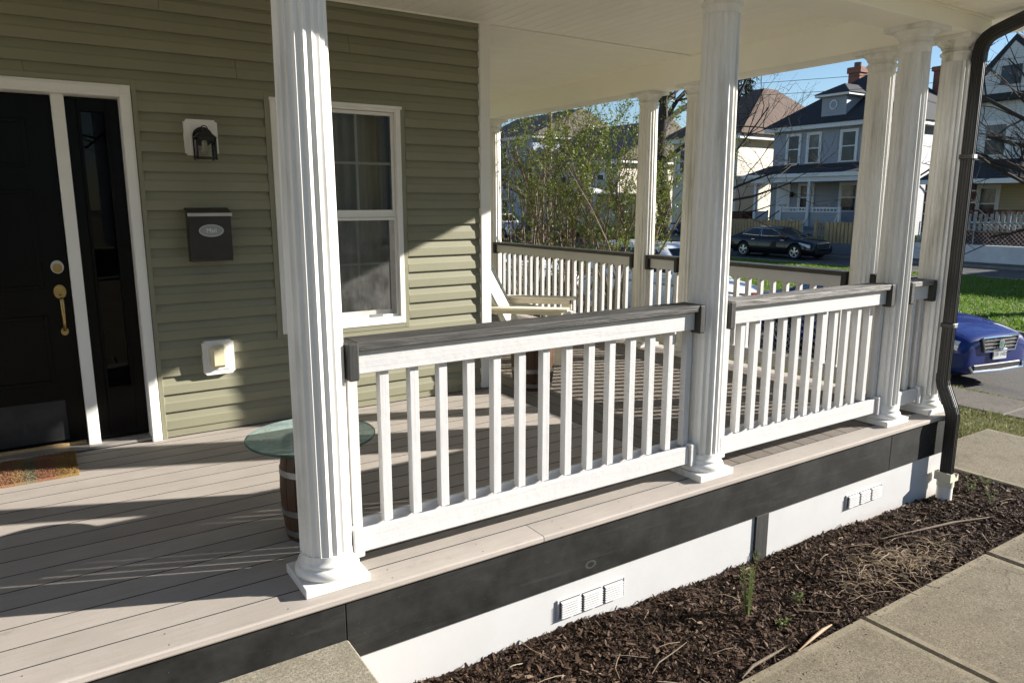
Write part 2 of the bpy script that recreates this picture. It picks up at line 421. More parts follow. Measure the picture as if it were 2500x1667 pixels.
def screen_mat():   # dusty insect screen: fine mesh, mostly see-through
    m, nt, b = nmat('insect_screen'); w = coords(nt)
    f = noise_t(nt, w, 5, 6, .7)
    b.inputs['Base Color'].default_value = (.30,.30,.28,1); b.inputs['Roughness'].default_value = .8
    tr = N(nt, 'ShaderNodeBsdfTransparent'); mx = N(nt, 'ShaderNodeMixShader')
    nt.links.new(ramp(nt, f, [(.38,.05),(.7,.24)]), mx.inputs[0]); nt.links.new(tr.outputs[0], mx.inputs[1]); nt.links.new(b.outputs[0], mx.inputs[2])
    nt.links.new(mx.outputs[0], nt.nodes['Material Output'].inputs[0])
screen_mat()
def far_glass(name, c):
    m, nt, b = nmat(name); w = coords(nt)
    nt.links.new(ramp(nt, noise_t(nt, w, 1.4, 4, .6, 1.5), [(.35,c),(.7,tuple(x*2.2+.01 for x in c))]), b.inputs['Base Color'])
    b.inputs['Roughness'].default_value = .08; b.inputs['Specular IOR Level'].default_value = .25
far_glass('far_glass', (.02,.024,.03))
far_glass('far_glass_pale', (.10,.10,.10))
plain('door_black', (.0022,.0021,.002), .3, var=.3, sc=6, spec=.16)
def kick():
    m, nt, b = nmat('kick_plate'); w = coords(nt)
    s = noise_t(nt, coords(nt, (60,1,5)), 1, 6, .7); f = noise_t(nt, w, 7, 5)
    c = mixc(nt, ramp(nt, s, [(.6,0),(.75,.6)]), (.012,.012,.012), (.09,.09,.09))
    nt.links.new(mixc(nt, ramp(nt, f, [(.45,0),(.7,.5)]), c, (.05,.05,.05)), b.inputs['Base Color']); b.inputs['Roughness'].default_value = .5
kick()
plain('brass', (.42,.30,.12), .35, 1.0, var=.2, sc=20)
plain('nickel', (.55,.54,.52), .3, 1.0, var=.1)
plain('screw_dark', (.06,.055,.05), .5, .5)
plain('black_metal', (.012,.011,.010), .45, var=.2)
plain('downspout_black', (.013,.012,.0115), .42, .0, var=.25, sc=3, spec=.6)
plain('mailbox_black', (.026,.022,.017), .42, var=.2, sc=4, bmp=.1)
plain('bulb_white', (.8,.78,.68), .25)
plain('pvc_cream', (.72,.67,.52), .45, var=.05)
plain('bell_cream', (.66,.60,.40), .4, var=.06)
plain('threshold', (.32,.30,.27), .5, .3, var=.1)
plain('sill_wood', (.42,.28,.13), .6, var=.2)
plain('steel_hoop', (.30,.30,.29), .42, .9, var=.3, sc=6, bmp=.3)
painted_wood('barrel_oak', (.070,.034,.015), 2, .6, .3, .5, (.03,.015,.008))
plain('chair_cream', (.74,.69,.57), .6, var=.1, sc=5, bmp=.15)
plain('curtain', (.50,.48,.40), .9, var=.12, sc=4)
plain('room_dark', (.10,.09,.075), .95)
plain('room_red', (.16,.03,.022), .9)
def mat_coir():
    m, nt, b = nmat('coir'); tc = N(nt, 'ShaderNodeTexCoord'); sx = N(nt, 'ShaderNodeSeparateXYZ'); nt.links.new(tc.outputs['Object'], sx.inputs[0])
    mr = N(nt, 'ShaderNodeMapRange'); mr.inputs['From Min'].default_value = -.45; mr.inputs['From Max'].default_value = .0; nt.links.new(sx.outputs['X'], mr.inputs['Value'])
    w = coords(nt); dz = noise_t(nt, w, 18, 5, .7)
    ad = N(nt, 'ShaderNodeMath', operation='MULTIPLY_ADD'); nt.links.new(dz, ad.inputs[0]); ad.inputs[1].default_value = .10; nt.links.new(mr.outputs[0], ad.inputs[2])
    c = ramp(nt, ad.outputs[0], [(0,(.40,.25,.10)),(.18,(.42,.27,.12)),(.32,(.42,.20,.11)),(.45,(.42,.26,.11)),(.58,(.24,.25,.16)),(.64,(.40,.20,.11)),(.76,(.40,.17,.10)),(.86,(.40,.24,.08)),(1,(.42,.26,.08))])
    sp = noise_t(nt, w, 150, 4, .8)
    c = mixc(nt, ramp(nt, sp, [(.4,.65),(.6,0)]), c, (.09,.045,.015))
    nt.links.new(c, b.inputs['Base Color']); b.inputs['Roughness'].default_value = .95; bump(nt, b, sp, 1, .012)
mat_coir()
def lapped(name, col, pitch=.11, var=.05):
    """far lap siding: the laps are too small to pick apart"""
    m, nt, b = nmat(name); tc = N(nt, 'ShaderNodeTexCoord'); sx = N(nt, 'ShaderNodeSeparateXYZ'); nt.links.new(tc.outputs['Object'], sx.inputs[0])
    d = N(nt, 'ShaderNodeMath', operation='DIVIDE'); nt.links.new(sx.outputs['Z'], d.inputs[0]); d.inputs[1].default_value = pitch
    fr = N(nt, 'ShaderNodeMath', operation='FRACT'); nt.links.new(d.outputs[0], fr.inputs[0])
    f = noise_t(nt, coords(nt), .8, 4)
    c = ramp(nt, f, [(.3,tuple(x*(1-var) for x in col)),(.7,tuple(x*(1+var) for x in col))])
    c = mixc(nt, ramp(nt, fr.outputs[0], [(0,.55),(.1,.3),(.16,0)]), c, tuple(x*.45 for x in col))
    nt.links.new(c, b.inputs['Base Color']); b.inputs['Roughness'].default_value = .6
    inv = N(nt, 'ShaderNodeMath', operation='SUBTRACT'); inv.inputs[0].default_value = 1.0; nt.links.new(fr.outputs[0], inv.inputs[1])
    bump(nt, b, inv.outputs[0], .6, .02)
lapped('lap_grey', (.30,.315,.35), .13)
lapped('lap_tan', (.60,.545,.44), .13)
lapped('lap_white', (.60,.60,.58), .12)
lapped('lap_blue', (.33,.40,.50), .14)
lapped('lap_yellow', (.42,.37,.22), .14)
def shingles(name, col):
    m, nt, b = nmat(name); br = N(nt, 'ShaderNodeTexBrick'); br.inputs['Scale'].default_value = 2.2
    nt.links.new(coords(nt, rnd=False, rot=(0,0,R(90))), br.inputs['Vector'])
    br.inputs['Color1'].default_value = (*col,1); br.inputs['Color2'].default_value = (*[x*.72 for x in col],1); br.inputs['Mortar'].default_value = (*[x*.5 for x in col],1)
    br.inputs['Mortar Size'].default_value = .02
    nz = noise_t(nt, coords(nt), 2.5, 6)
    nt.links.new(mixc(nt, ramp(nt, nz, [(.4,0),(.7,.4)]), br.outputs['Color'], tuple(x*1.25 for x in col)), b.inputs['Base Color'])
    b.inputs['Roughness'].default_value = .9
shingles('shingle_dark', (.035,.037,.042)); shingles('shingle_brown', (.125,.082,.060)); shingles('shingle_tan', (.20,.165,.135))
def brick(name):
    m, nt, b = nmat(name); br = N(nt, 'ShaderNodeTexBrick'); br.inputs['Scale'].default_value = 4.5
    nt.links.new(coords(nt, (1,1,1), rnd=False, rot=(R(90),0,0)), br.inputs['Vector'])
    br.inputs['Color1'].default_value = (.28,.095,.055,1); br.inputs['Color2'].default_value = (.20,.06,.04,1); br.inputs['Mortar'].default_value = (.30,.26,.22,1)
    nt.links.new(br.outputs['Color'], b.inputs['Base Color']); b.inputs['Roughness'].default_value = .9
brick('brick_red')
plain('brick_dark', (.085,.030,.022), .9, var=.3, sc=12, bmp=.4)
plain('far_white', (.72,.72,.71), .5, var=.05)
plain('picket_white_shaded', (.30,.30,.30), .6)  # white pickets greyed, the shade on them put into the colour
plain('far_trim', (.66,.67,.70), .5, var=.05)
plain('porch_floor_grey', (.20,.21,.23), .7)
plain('fence_pine', (.46,.33,.17), .8, var=.2, sc=3, bmp=.3)
plain('wall_white_paint', (.70,.69,.68), .7, var=.12, sc=2.5, bmp=.3)
plain('galvanised', (.34,.35,.36), .45, .7, var=.15)
plain('kerb_stone', (.22,.205,.18), .85, var=.2, sc=5, bmp=.3)
plain('pole_wood', (.16,.12,.085), .9, var=.25, sc=6)
plain('sign_green', (.03,.24,.13), .4); plain('cone_orange', (.75,.14,.03), .5)
def paint(name, col, flake=.0):
    m, nt, b = nmat(name); b.inputs['Base Color'].default_value = (*col,1)
    f = noise_t(nt, coords(nt), 2.0, 3); nt.links.new(ramp(nt, f, [(.3,tuple(x*.93 for x in col)),(.7,tuple(min(1,x*1.07) for x in col))]), b.inputs['Base Color'])
    b.inputs['Roughness'].default_value = .5; b.inputs['Metallic'].default_value = flake
    b.inputs['Coat Weight'].default_value = .8; b.inputs['Coat Roughness'].default_value = .03; b.inputs['Specular IOR Level'].default_value = .1
paint('paint_blue', (.003,.018,.15), .0); paint('paint_navy', (.003,.0045,.012), .0); paint('paint_white', (.74,.75,.78), 0)
paint('paint_black', (.008,.009,.012), .2); paint('paint_silver', (.62,.64,.68), .2)
plain('rubber', (.014,.014,.014), .85, var=.2); plain('rim_dark', (.03,.03,.032), .35, .6); plain('rim_silver', (.55,.56,.58), .3, .9)
plain('chrome', (.75,.76,.78), .12, 1.0, var=.03); plain('grille_black', (.012,.012,.013), .5)
plain('lamp_clear', (.72,.74,.76), .15, .3, var=.4, sc=30); plain('lamp_red', (.30,.015,.012), .2); plain('lamp_amber', (.65,.22,.03), .25)
plain('plate_white', (.72,.72,.72), .5, var=.04); plain('plate_ink', (.03,.04,.09), .5); plain('emblem_green', (.12,.30,.20), .3)
plain('under_black', (.006,.006,.006), .9)
M = MAT

# ------------------------------------------------------------------ ground, walks, roads (setting)
PROFILE = [(-300,-.68),(-20,-.68),(6.35,-.68),(8.0,-.93),(9.0,-.96),(10.15,-1.24),(10.4,-1.46),(16.42,-1.46),(16.52,-1.27),(20,-1.17),(25.6,-1.03),(25.75,-1.12),(29.7,-1.12),(29.9,-.98),(31.0,-.96),(31.25,-.96),(31.3,-.38),(34,-.32),(60,-.2),(700,0)]
def gz(x):
    for (a,za),(b,zb) in zip(PROFILE, PROFILE[1:]):
        if x <= b: return za + (zb-za)*(x-a)/(b-a)
    return 0
def sheet(xs, ys, zf):
    m = MB(); n = len(ys)
    vs = [(x,y,zf(x,y)) for x in xs for y in ys]
    fs = [(i*n+j,(i+1)*n+j,(i+1)*n+j+1,i*n+j+1) for i in range(len(xs)-1) for j in range(n-1)]
    return m.add(vs, fs)
g = sheet([p[0] for p in PROFILE if p[0] >= 10], [-300,-40,-10,0,10,20,40,80,400], lambda x,y: gz(x)).build('ground', M['lawn_soil'])
tag(g, kind='structure')
g = sheet([p[0] for p in PROFILE if p[0] <= 10.2], [-300,-40,-10,0,10,20,40,80,400], lambda x,y: gz(x)).build('yard', M['yard_soil'])
tag(g, kind='structure')
rd = sheet([10.42,16.40], [-300,-20,0,20,60,400], lambda x,y: -1.40).build('road', M['asphalt']); tag(rd, kind='structure')
rd2 = sheet([25.77,29.68], [-300,-20,0,20,60,400], lambda x,y: -1.05).build('road', M['asphalt']); tag(rd2, kind='structure')
mk = MB()
for x0,x1,z0,z1 in ((16.40,16.55,-1.5,-1.25),(25.6,25.75,-1.2,-.99),(29.68,29.85,-1.2,-.95)): mk.cbox(x0,x1,-120,200,z0,z1,.015)
tag(mk.build('kerb', M['kerb_stone']), kind='structure')
# front walk: slabs with open joints
walk = thing('walkway', (2.4,-1.5,-.55), None, None); walk['kind'] = 'structure'
for i in range(-1,6):
    x0 = 2.37 + 1.23*(i-2); x1 = x0 + 1.23
    if i == 5: x1 = 6.25
    m = MB(); m.cbox(x0+.008, x1-.008, -3.6, -.80, -.70, -.552+random.uniform(-.004,.004), .012)  # unseen front part widened to bounce light onto the porch ceiling
    m.build('slab', M['concrete'], walk)
for i,(y0,y1) in enumerate(((-.79,.40),)):
    MB().cbox(4.97, 6.30, y0, y1, -.72, -.592, .012).build('slab', M['concrete'], walk)
side = thing('sidewalk', (8.45,0,-.93), None, None); side['kind'] = 'structure'
for i in range(-6,30):
    y0 = -.25 + 1.25*i
    MB().cbox(8.08, 8.92, y0+.006, y0+1.244, -1.02, -.90+random.uniform(-.004,.004), .012).build('slab', M['concrete_far'], side)
fs = thing('sidewalk', (30.4,14,-.95), None, None); fs['kind'] = 'structure'
for i in range(0,24):
    MB().box(29.95, 30.95, 2+1.5*i, 3.49+1.5*i, -1.05, -.935).build('slab', M['concrete_far'], fs)

# mulch bed: uneven soil under loose bark chips
def wall_ground(x): return -.4832 + (-.600+.4832)*max(0,min(1,x/4.29))
def mz(x, y):
    if x > 4.42: a = -.612
    else:
        t = min(1, max(0,(-.16-y)/.62)); a = wall_ground(x)*(1-t) + (-.572)*t
    return a + .018*noise.noise(Vector((x*3.1,y*3.1,0))) + .009*noise.noise(Vector((x*11,y*11,3)))
def in_bed(x, y):
    if -.30 < x < 4.42: return -.805 < y < -.15
    return 4.42 <= x < 4.98 and -.805 < y < .9
mb = MB(); nx, ny = 120, 24
def patch(x0,x1,y0,y1,nx,ny):
    vs = [(x0+(x1-x0)*i/nx, y0+(y1-y0)*j/ny, mz(x0+(x1-x0)*i/nx, y0+(y1-y0)*j/ny)) for i in range(nx+1) for j in range(ny+1)]
    mb.add(vs, [(i*(ny+1)+j,(i+1)*(ny+1)+j,(i+1)*(ny+1)+j+1,i*(ny+1)+j+1) for i in range(nx) for j in range(ny)])
patch(-.3,4.42,-.81,-.12,130,22); patch(4.42,4.98,-.81,1.2,18,40)
tag(mb.build('mulch_bed', M['soil'], smooth=True, angle=180), kind='structure')
ch = MB(); rnd = random.Random(3)
for i in range(95000):
    if rnd.random() < .86: x = rnd.uniform(.1,4.42); y = rnd.uniform(-.80,-.155)
    else: x = rnd.uniform(4.42,4.975); y = rnd.uniform(-.80,.85)
    near = 1.0
    L = rnd.choice((.003,.004,.005,.006,.008,.010,.014,.022))*rnd.uniform(.7,1.3); w = L*rnd.uniform(.16,.4)
    if L > .03: w *= .5
    a = rnd.uniform(0,6.283); tl = rnd.gauss(0,.35); ro = rnd.gauss(0,.5)
    z = mz(x,y) + abs(rnd.gauss(0,.006)) + .002
    d = Vector((math.cos(a)*math.cos(tl), math.sin(a)*math.cos(tl), math.sin(tl))); sd = Vector((-math.sin(a),math.cos(a),ro)).normalized(); up = d.cross(sd)
    p = Vector((x,y,z)); bnd = up*(L*rnd.uniform(-.15,.25))
    q = [p-d*L-sd*w*.6, p-sd*w+bnd, p+d*L-sd*w*.4, p+d*L+sd*w*.5, p+sd*w+bnd, p-d*L+sd*w*.4]
    ch.add([tuple(v) for v in q], [(0,1,4,5),(1,2,3,4)])
for i in range(420):
    x = rnd.uniform(.8,6.0); y = -.80-abs(rnd.gauss(0,.10))-(.6*rnd.random() if rnd.random() < .15 else 0); L = rnd.uniform(.003,.009); a = rnd.uniform(0,6.28); w_ = L*.35
    if x > 4.9: y = rnd.uniform(-.7,.35); x = rnd.uniform(4.98,5.9)
    z = -.546 if y < -.8 else -.589
    c_, s_ = math.cos(a)*L, math.sin(a)*L
    ch.add([(x-c_,y-s_,z),(x-s_*.35,y+c_*.35,z+.002),(x+c_,y+s_,z+.001),(x+s_*.35,y-c_*.35,z)], [(0,1,2,3)])
tag(ch.build('bark_chips', M['mulch_chips']), 'dark brown bark mulch chips covering the bed', 'mulch', kind='stuff')
# dead flower stalks lying in the bed
st = MB(); rnd = random.Random(5)
for i in range(300):
    cx = rnd.gauss(3.05,.22); cy = rnd.gauss(-.60,.09); cy = min(-.2, max(-.82, cy))
    a = rnd.gauss(-.5,.9); L = rnd.uniform(.03,.16); z = mz(cx,cy)+rnd.uniform(.006,.035)
    pts = [(cx+L*(t-.5)*math.cos(a)+rnd.uniform(-.008,.008), cy+L*(t-.5)*math.sin(a)+rnd.uniform(-.008,.008), z+.012*math.sin(3*t)) for t in (0,.35,.7,1)]
    st.tube(pts, rnd.uniform(.0008,.0019), 4, False)
for i in range(70):
    cx = rnd.uniform(.3,4.9); cy = rnd.uniform(-.78,-.2) if cx < 4.42 else rnd.uniform(-.7,.6); a = rnd.uniform(0,6.28); L = rnd.uniform(.04,.22)
    pts = [(cx+L*(t-.5)*math.cos(a)+.02*math.sin(4*t+i), cy+L*(t-.5)*math.sin(a), mz(cx,cy)+.012+.012*math.sin(3*t)) for t in (0,.3,.6,1)]
    st.tube([p for p in pts], rnd.uniform(.0008,.0022), 4, False)
tag(st.build('dry_stalks', M['dry_straw']), 'tangle of dry straw-coloured stalks lying on the mulch', 'dead stalks', kind='stuff')
def stick(name, pts, r, label, mat='stick_pale'):
    m = MB(); m.tube(pts, r, 6); o = m.build(name, M[mat]); tag(o, label, 'stick'); return o
stick('split_stick', [(1.86,-.815,-.545),(1.98,-.80,-.535),(2.10,-.775,-.545),(2.19,-.762,-.555)], [.002,.007,.008,.003], 'pale split stick on the mulch beside the front walk edge')
stick('thin_stick', [(1.15,-.62,-.50),(1.22,-.59,-.49),(1.35,-.56,-.50),(1.45,-.53,-.51)], [.002,.003,.0025,.0015], 'thin forked grey stick on the mulch below the left vent', 'bark_light')
stick('curved_leaf_strip', [(1.50,-.80,-.55),(1.60,-.775,-.545),(1.72,-.77,-.545),(1.84,-.76,-.55)], [.002,.007,.007,.002], 'brown curved dry leaf strip at the near edge of the mulch', 'bark_light')
stick('grey_branch', [(3.25,-.38,-.55),(3.55,-.45,-.545),(3.85,-.50,-.55),(4.15,-.58,-.56)], [.002,.006,.007,.004], 'grey fallen branch lying across the mulch behind the dry stalks', 'bark_light')
# weeds
def weed(x, y, h, lean, n, label, leafw=.006, spread=.05, seed=1):
    rd_ = random.Random(seed); z0 = mz(x,y) if in_bed(x,y) else gz(x)
    t = thing('weed', (x,y,z0), label, 'weed', 'weeds in the mulch bed'); s = MB(); lf = MB()
    for k in range(max(2,n//26)):
        dx, dy = rd_.uniform(-spread,spread), rd_.uniform(-spread,spread)
        pts = [(x+dx*.2+lean[0]*q*h+dx*q, y+dy*.2+lean[1]*q*h+dy*q, z0+h*q*rd_.uniform(.92,1)) for q in (0,.35,.7,1)]
        s.tube(pts, [.0022,.0018,.0014,.0007], 4, False)
        for j in range(26):
            q = rd_.uniform(.12,1); i0 = min(2,int(q*3)); f = q*3-i0
            p = Vector(pts[i0]).lerp(Vector(pts[i0+1]), min(1,f)); a = rd_.uniform(0,6.28); L = rd_.uniform(.008,.024)
            d = Vector((math.cos(a),math.sin(a),rd_.uniform(-.1,.9))).normalized(); sd = d.cross(Vector((0,0,1))).normalized()*leafw*rd_.uniform(.6,1.2)
            lf.add([tuple(p),tuple(p+d*L*.5+sd),tuple(p+d*L),tuple(p+d*L*.5-sd)], [(0,1,2,3)])
    s.build('stem', M['weed_green'], t); lf.build('leaf', M['weed_green'], t)['kind'] = 'stuff'
weed(1.90,-.50,.26,(.05,.10), 320, 'tall feathery weed in the mulch near the walk', .003, .03, 4)
weed(1.98,-.62,.05,(0,0), 60, 'low leafy sprig at the foot of the tall feathery weed', .006, .04, 9)
weed(2.22,-.55,.05,(0,0), 60, 'small bright green seedling in the middle of the mulch', .008, .05, 5)
weed(2.38,-.18,.07,(.05,0), 40, 'tiny weed at the foot of the black skirting post', .006, .03, 6)
weed(4.62,-.24,.12,(0,0), 90, 'bushy green weed right of the cream drain pipe', .006, .05, 7)
weed(4.55,-.42,.12,(0,.1), 90, 'feathery pale weed in the mulch below the side walk', .003, .03, 8)
weed(4.85,-.25,.05,(0,0), 70, 'flat weed at the concrete edge behind the drain pipe', .006, .06, 10)
# grass
def blades(n, fx, fy, zf, h, w, seed, keep=None):
    rd_ = random.Random(seed); m = MB()
    for i in range(n):
        x = fx(rd_); y = fy(rd_)
        if keep and not keep(x,y): continue
        a = rd_.uniform(0,6.283); hh = h*rd_.uniform(.5,1.3)*(1+.6*noise.noise(Vector((x*1.3,y*1.3,1)))); ww = w*rd_.uniform(.6,1.3)
        lx, ly = rd_.gauss(0,.5)*hh, rd_.gauss(0,.5)*hh; z = zf(x,y)
        c, s_ = math.cos(a)*ww, math.sin(a)*ww
        m.add([(x-c,y-s_,z),(x+c,y+s_,z),(x+lx*.45+c*.7,y+ly*.45+s_*.7,z+hh*.62),(x+lx,y+ly,z+hh*.95)], [(0,1,2),(0,2,3)])
    return m
tag(blades(42000, lambda r: r.uniform(6.0,8.08), lambda r: r.uniform(-1.5,6), lambda x,y: gz(x), .045, .006, 11, lambda x,y: not(4.9<x<6.32 and -.85<y<.42)).build('lawn_grass', M['grass_dry']), 'patchy half-dry grass between the side walk and the pavement', 'grass', kind='stuff')
tag(blades(20000, lambda r: r.uniform(8.93,10.4), lambda r: r.uniform(-1,9), lambda x,y: gz(x), .05, .007, 12).build('verge_grass', M['grass_dry']), 'narrow strip of grass between pavement and near street', 'grass', kind='stuff')
tag(blades(120000, lambda r: r.uniform(16.56,25.6), lambda r: r.uniform(0,46), lambda x,y: gz(x), .07, .016, 13).build('median_grass', M['grass_blades']), 'bright green lawn between the two streets', 'grass', kind='stuff')
tag(blades(26000, lambda r: r.uniform(4.95,8), lambda r: r.uniform(1.0,14), lambda x,y: gz(x), .08, .008, 14).build('yard_grass', M['grass_dry']), 'rough grass of the side yard below the side porch', 'grass', kind='stuff')

# ------------------------------------------------------------------ the green house
YW = 2.20
house = thing('green_house', (-1.0,YW,0), 'olive green lap-sided house behind the wraparound porch', 'house')
CO = .111; Z0 = .054
DOOR = (-1.78,-.262,-1,2.095); WIN = (.452,1.398,.555,2.098)
prof = lambda z: [(YW+.004,z+.002),(YW-.021,z+.002),(YW-.0215,z+.008),(YW-.019,z+.056),(YW-.013,z+.066),(YW-.001,z+CO+.004),(YW+.004,z+CO+.004)]
rnd = random.Random(2)
for k in range(0,24):
    z = Z0 + CO*k; zc = z + CO*.5
    segs = [(-4.2,1.995)]
    for (a,b,z0,z1) in (DOOR,WIN):
        if z0 < zc < z1:
            ns = []
            for s0,s1 in segs:
                if a > s0 and b < s1: ns += [(s0,a),(b,s1)]
                else: ns.append((s0,s1))
            segs = ns
    for s0,s1 in segs:
        cut = []
        if s1-s0 > 3:
            cut = [{0:-.78,1:.30,2:-2.1,3:1.02,4:-.1,5:-1.5}[k%6]]
        e = [s0]+cut+[s1]
        for a,b in zip(e,e[1:]):
            MB().prism(prof(min(z,2.69-CO-.006)), 'x', a+.0012, b-.0012).build('siding_plank', M['siding_olive'], house)
MB().box(-.262,1.995,YW-.012,YW+.01,.008,Z0+.001).build('base_trim', M['trim_olive'], house)
MB().box(-4.2,1.995,YW-.022,YW,2.655,2.688).build('top_trim', M['trim_olive'], house)
# wall behind the planks with the two openings, and the room inside
wc = MB()
y0, y1 = YW+.0045, YW+.10
wc.box(-4.2,DOOR[0]+.04,y0,y1,-.3,2.69); wc.box(DOOR[0]+.04,DOOR[1]-.03,y0,y1,2.08,2.69); wc.box(DOOR[1]-.03,WIN[0]+.04,y0,y1,-.3,2.69)
wc.box(WIN[0]+.04,WIN[1]-.045,y0,y1,-.3,.60); wc.box(WIN[0]+.04,WIN[1]-.045,y0,y1,2.06,2.69); wc.box(WIN[1]-.045,2.05,y0,y1,-.3,2.69)
wc.build('wall', M['room_dark'], house)
rm = MB(); rm.box(-4.2,2.0,7.0,7.1,-.3,2.7); rm.box(-4.3,-4.2,YW,7.1,-.3,2.7); rm.box(-4.2,2.04,YW+.1,7.0,-.05,0); rm.box(-4.2,2.04,YW+.1,7.0,2.60,2.66)
rm.build('room_wall', M['room_dark'], house)
MB().box(-.30,-.26,YW+.11,3.8,0,2.6).build('room_partition', M['room_red'], house)
MB().box(2.0,2.05,YW+.1,9.0,-.3,2.69).build('side_wall', M['trim_olive'], house)
profx = lambda z: [(2.05-.004,z+.002),(2.068,z+.002),(2.068,z+.056),(2.062,z+.066),(2.051,z+CO+.004),(2.046,z+CO+.004)]
for k in range(0,24):
    z = Z0+CO*k
    MB().prism(profx(min(z,2.69-CO-.006)), 'y', YW+.05, 9.0).build('siding_plank', M['siding_olive'], house)
cb = MB(); cb.cbox(1.994,2.077,YW-.040,YW-.002,.012,2.686,.002); cb.cbox(2.052,2.0772,YW-.003,YW+.072,.012,2.686,.002); cb.build('corner_board', M['white_trim'], house)
up = MB(); up.box(-4.2,2.05,YW+.02,9.0,2.95,5.7); up.build('upper_wall', M['siding_olive'], house)
rf = MB(); rf.add([(-4.8,YW-.5,5.7),(2.6,YW-.5,5.7),(2.6,9.5,5.7),(-4.8,9.5,5.7),(-1.1,5.0,8.2),(-1.1,6.2,8.2)], [(0,1,4),(1,2,5,4),(2,3,5),(3,0,4,5),(3,2,1,0)]); rf.build('roof', M['shingle_dark'], house)
# window
wx0,wx1,wz0,wz1 = .4854,1.3627,.5837,2.0695
def frame_boxes(m, x0,x1,z0,z1, y0,y1, t, tb=None, c=.002):
    tb = tb or t
    m.cbox(x0,x0+t,y0,y1,z0,z1,c); m.cbox(x1-t,x1,y0,y1,z0,z1,c); m.cbox(x0+t,x1-t,y0,y1,z1-t,z1,c); m.cbox(x0+t,x1-t,y0,y1,z0,z0+tb,c)
w = MB(); frame_boxes(w, wx0,wx1,wz0,wz1, YW-.030,YW+.085, .036, .05); w.cbox(wx0-.006,wx1+.006,YW-.045,YW-.028,wz1-.018,wz1+.002,.002)
win = w.build('window', M['white_trim'], house)
j = MB(); frame_boxes(j, wx0-.033,wx1+.033,wz0-.034,wz1+.032, YW-.024,YW+.002, .032, .033); j.build('window_trim', M['trim_olive'], win)
zm = 1.335
us = MB(); frame_boxes(us, wx0+.038,wx1-.038,zm-.004,wz1-.038, YW+.006,YW+.032, .022,.05); us.build('upper_sash', M['white_trim'], win)
ls = MB(); frame_boxes(ls, wx0+.038,wx1-.038,wz0+.052,zm+.03, YW+.040,YW+.066, .036,.046); ls.build('lower_sash', M['white_trim'], win)
for nm,(z0,z1,yy) in (('upper',(zm+.04,wz1-.06,YW+.02)),('lower',(wz0+.1,zm,YW+.054))):
    for t in (1/3,2/3):
        xm = wx0+.04+(wx1-wx0-.08)*t
        MB().box(xm-.008,xm+.008,yy,yy+.008,z0,z1).build('muntin', M['white_trim'], win)
    MB().box(wx0+.06,wx1-.06,yy-.0005,yy+.0075,(z0+z1)/2-.008,(z0+z1)/2+.008).build('muntin', M['white_trim'], win)
    MB().box(wx0+.05,wx1-.05,yy-.008,yy-.005,z0-.01,z1+.01).build('window_pane', M['window_glass'], win)
sc_ = MB(); sc_.box(wx0+.04,wx1-.04,YW+.000,YW+.001,wz0+.052,zm-.01); sc_.build('insect_screen', M['insect_screen'], win)
sf = MB(); frame_boxes(sf, wx0+.038,wx1-.038,wz0+.051,zm-.006, YW-.006,YW+.005, .018); sf.build('screen_frame', M['white_trim'], win)
MB().cbox(1.10,1.20,YW-.010,YW+.0,wz0+.056,wz0+.075,.002).build('screen_clip', M['galvanised'], win)
cu = MB(); n = 90; vs = []
for i in range(n+1):
    x = wx0-.05+(wx1-wx0+.1)*i/n; y = YW+.17+.018*math.sin(i*.9)+.012*math.sin(i*.37+1)
    vs += [(x,y,.3),(x,y,2.2)]
cu.add(vs, [(2*i,2*i+2,2*i+3,2*i+1) for i in range(n)]); cu.build('curtain', M['curtain'], win, True, 180)
# front door with sidelight
YD = YW+.10
fr = MB(); fr.cbox(-.341,-.2852,YW-.030,YD+.05,.0,2.0767,.003); fr.cbox(-1.80,-.341,YW-.030,YD+.05,2.012,2.0767,.003); fr.cbox(-1.80,-1.74,YW-.030,YD+.05,.0,2.012,.003)
dfr = fr.build('door_frame', M['white_trim'], house)
mo = MB(); mo.cbox(-.338,-.296,YW-.037,YW-.0305,.001,2.03,.002); mo.cbox(-1.79,-.338,YW-.037,YW-.0305,2.022,2.064,.002); mo.build('casing_moulding', M['white_trim'], dfr)
MB().cbox(-.6709,-.6086,YW+.045,YD+.05,.02,2.012,.002).build('mullion', M['white_trim'], dfr)
tr = MB(); frame_boxes(tr, -1.812,-.255,-.1,2.108, YW-.022,YW+.002, .026); tr.build('door_trim', M['trim_olive'], dfr)
th = MB(); th.cbox(-1.74,-.341,YW+.0,YD+.06,.003,.020,.003); th.build('threshold', M['threshold'], dfr)
MB().cbox(-1.74,-.68,YD-.012,YD+.012,.0205,.040,.002).build('sill_strip', M['sill_wood'], dfr)
ds = MB(); ds.box(-1.73,-.676,YD+.002,YD+.046,.042,2.010); door = ds.build('front_door', M['door_black'], house)
pm = MB()
for x0,x1 in ((-1.15,-.80),(-1.60,-1.25)):
    for z0,z1 in ((.40,.80),(.95,1.50),(1.62,1.88)): frame_boxes(pm, x0,x1,z0,z1, YD-.008,YD+.0015, .022)
pm.build('door_moulding', M['door_black'], door)
MB().cbox(-1.62,-.765,YD-.0035,YD+.0015,.06,.30,.001).build('kick_plate', M['kick_plate'], door)
def oval(cx, cz, rx, rz, y0, y1, n=28, dome=0):
    m = MB(); m.prism([(cx+rx*math.cos(2*math.pi*i/n), cz+rz*math.sin(2*math.pi*i/n)) for i in range(n)], 'y', y0, y1)
    if dome: m.prism([(cx+rx*.8*math.cos(2*math.pi*i/n), cz+rz*.8*math.sin(2*math.pi*i/n)) for i in range(n)], 'y', y0-dome, y0)
    return m
db = oval(-.728,1.073,.032,.037,YD-.010,YD+.001).build('deadbolt', M['nickel'], door)
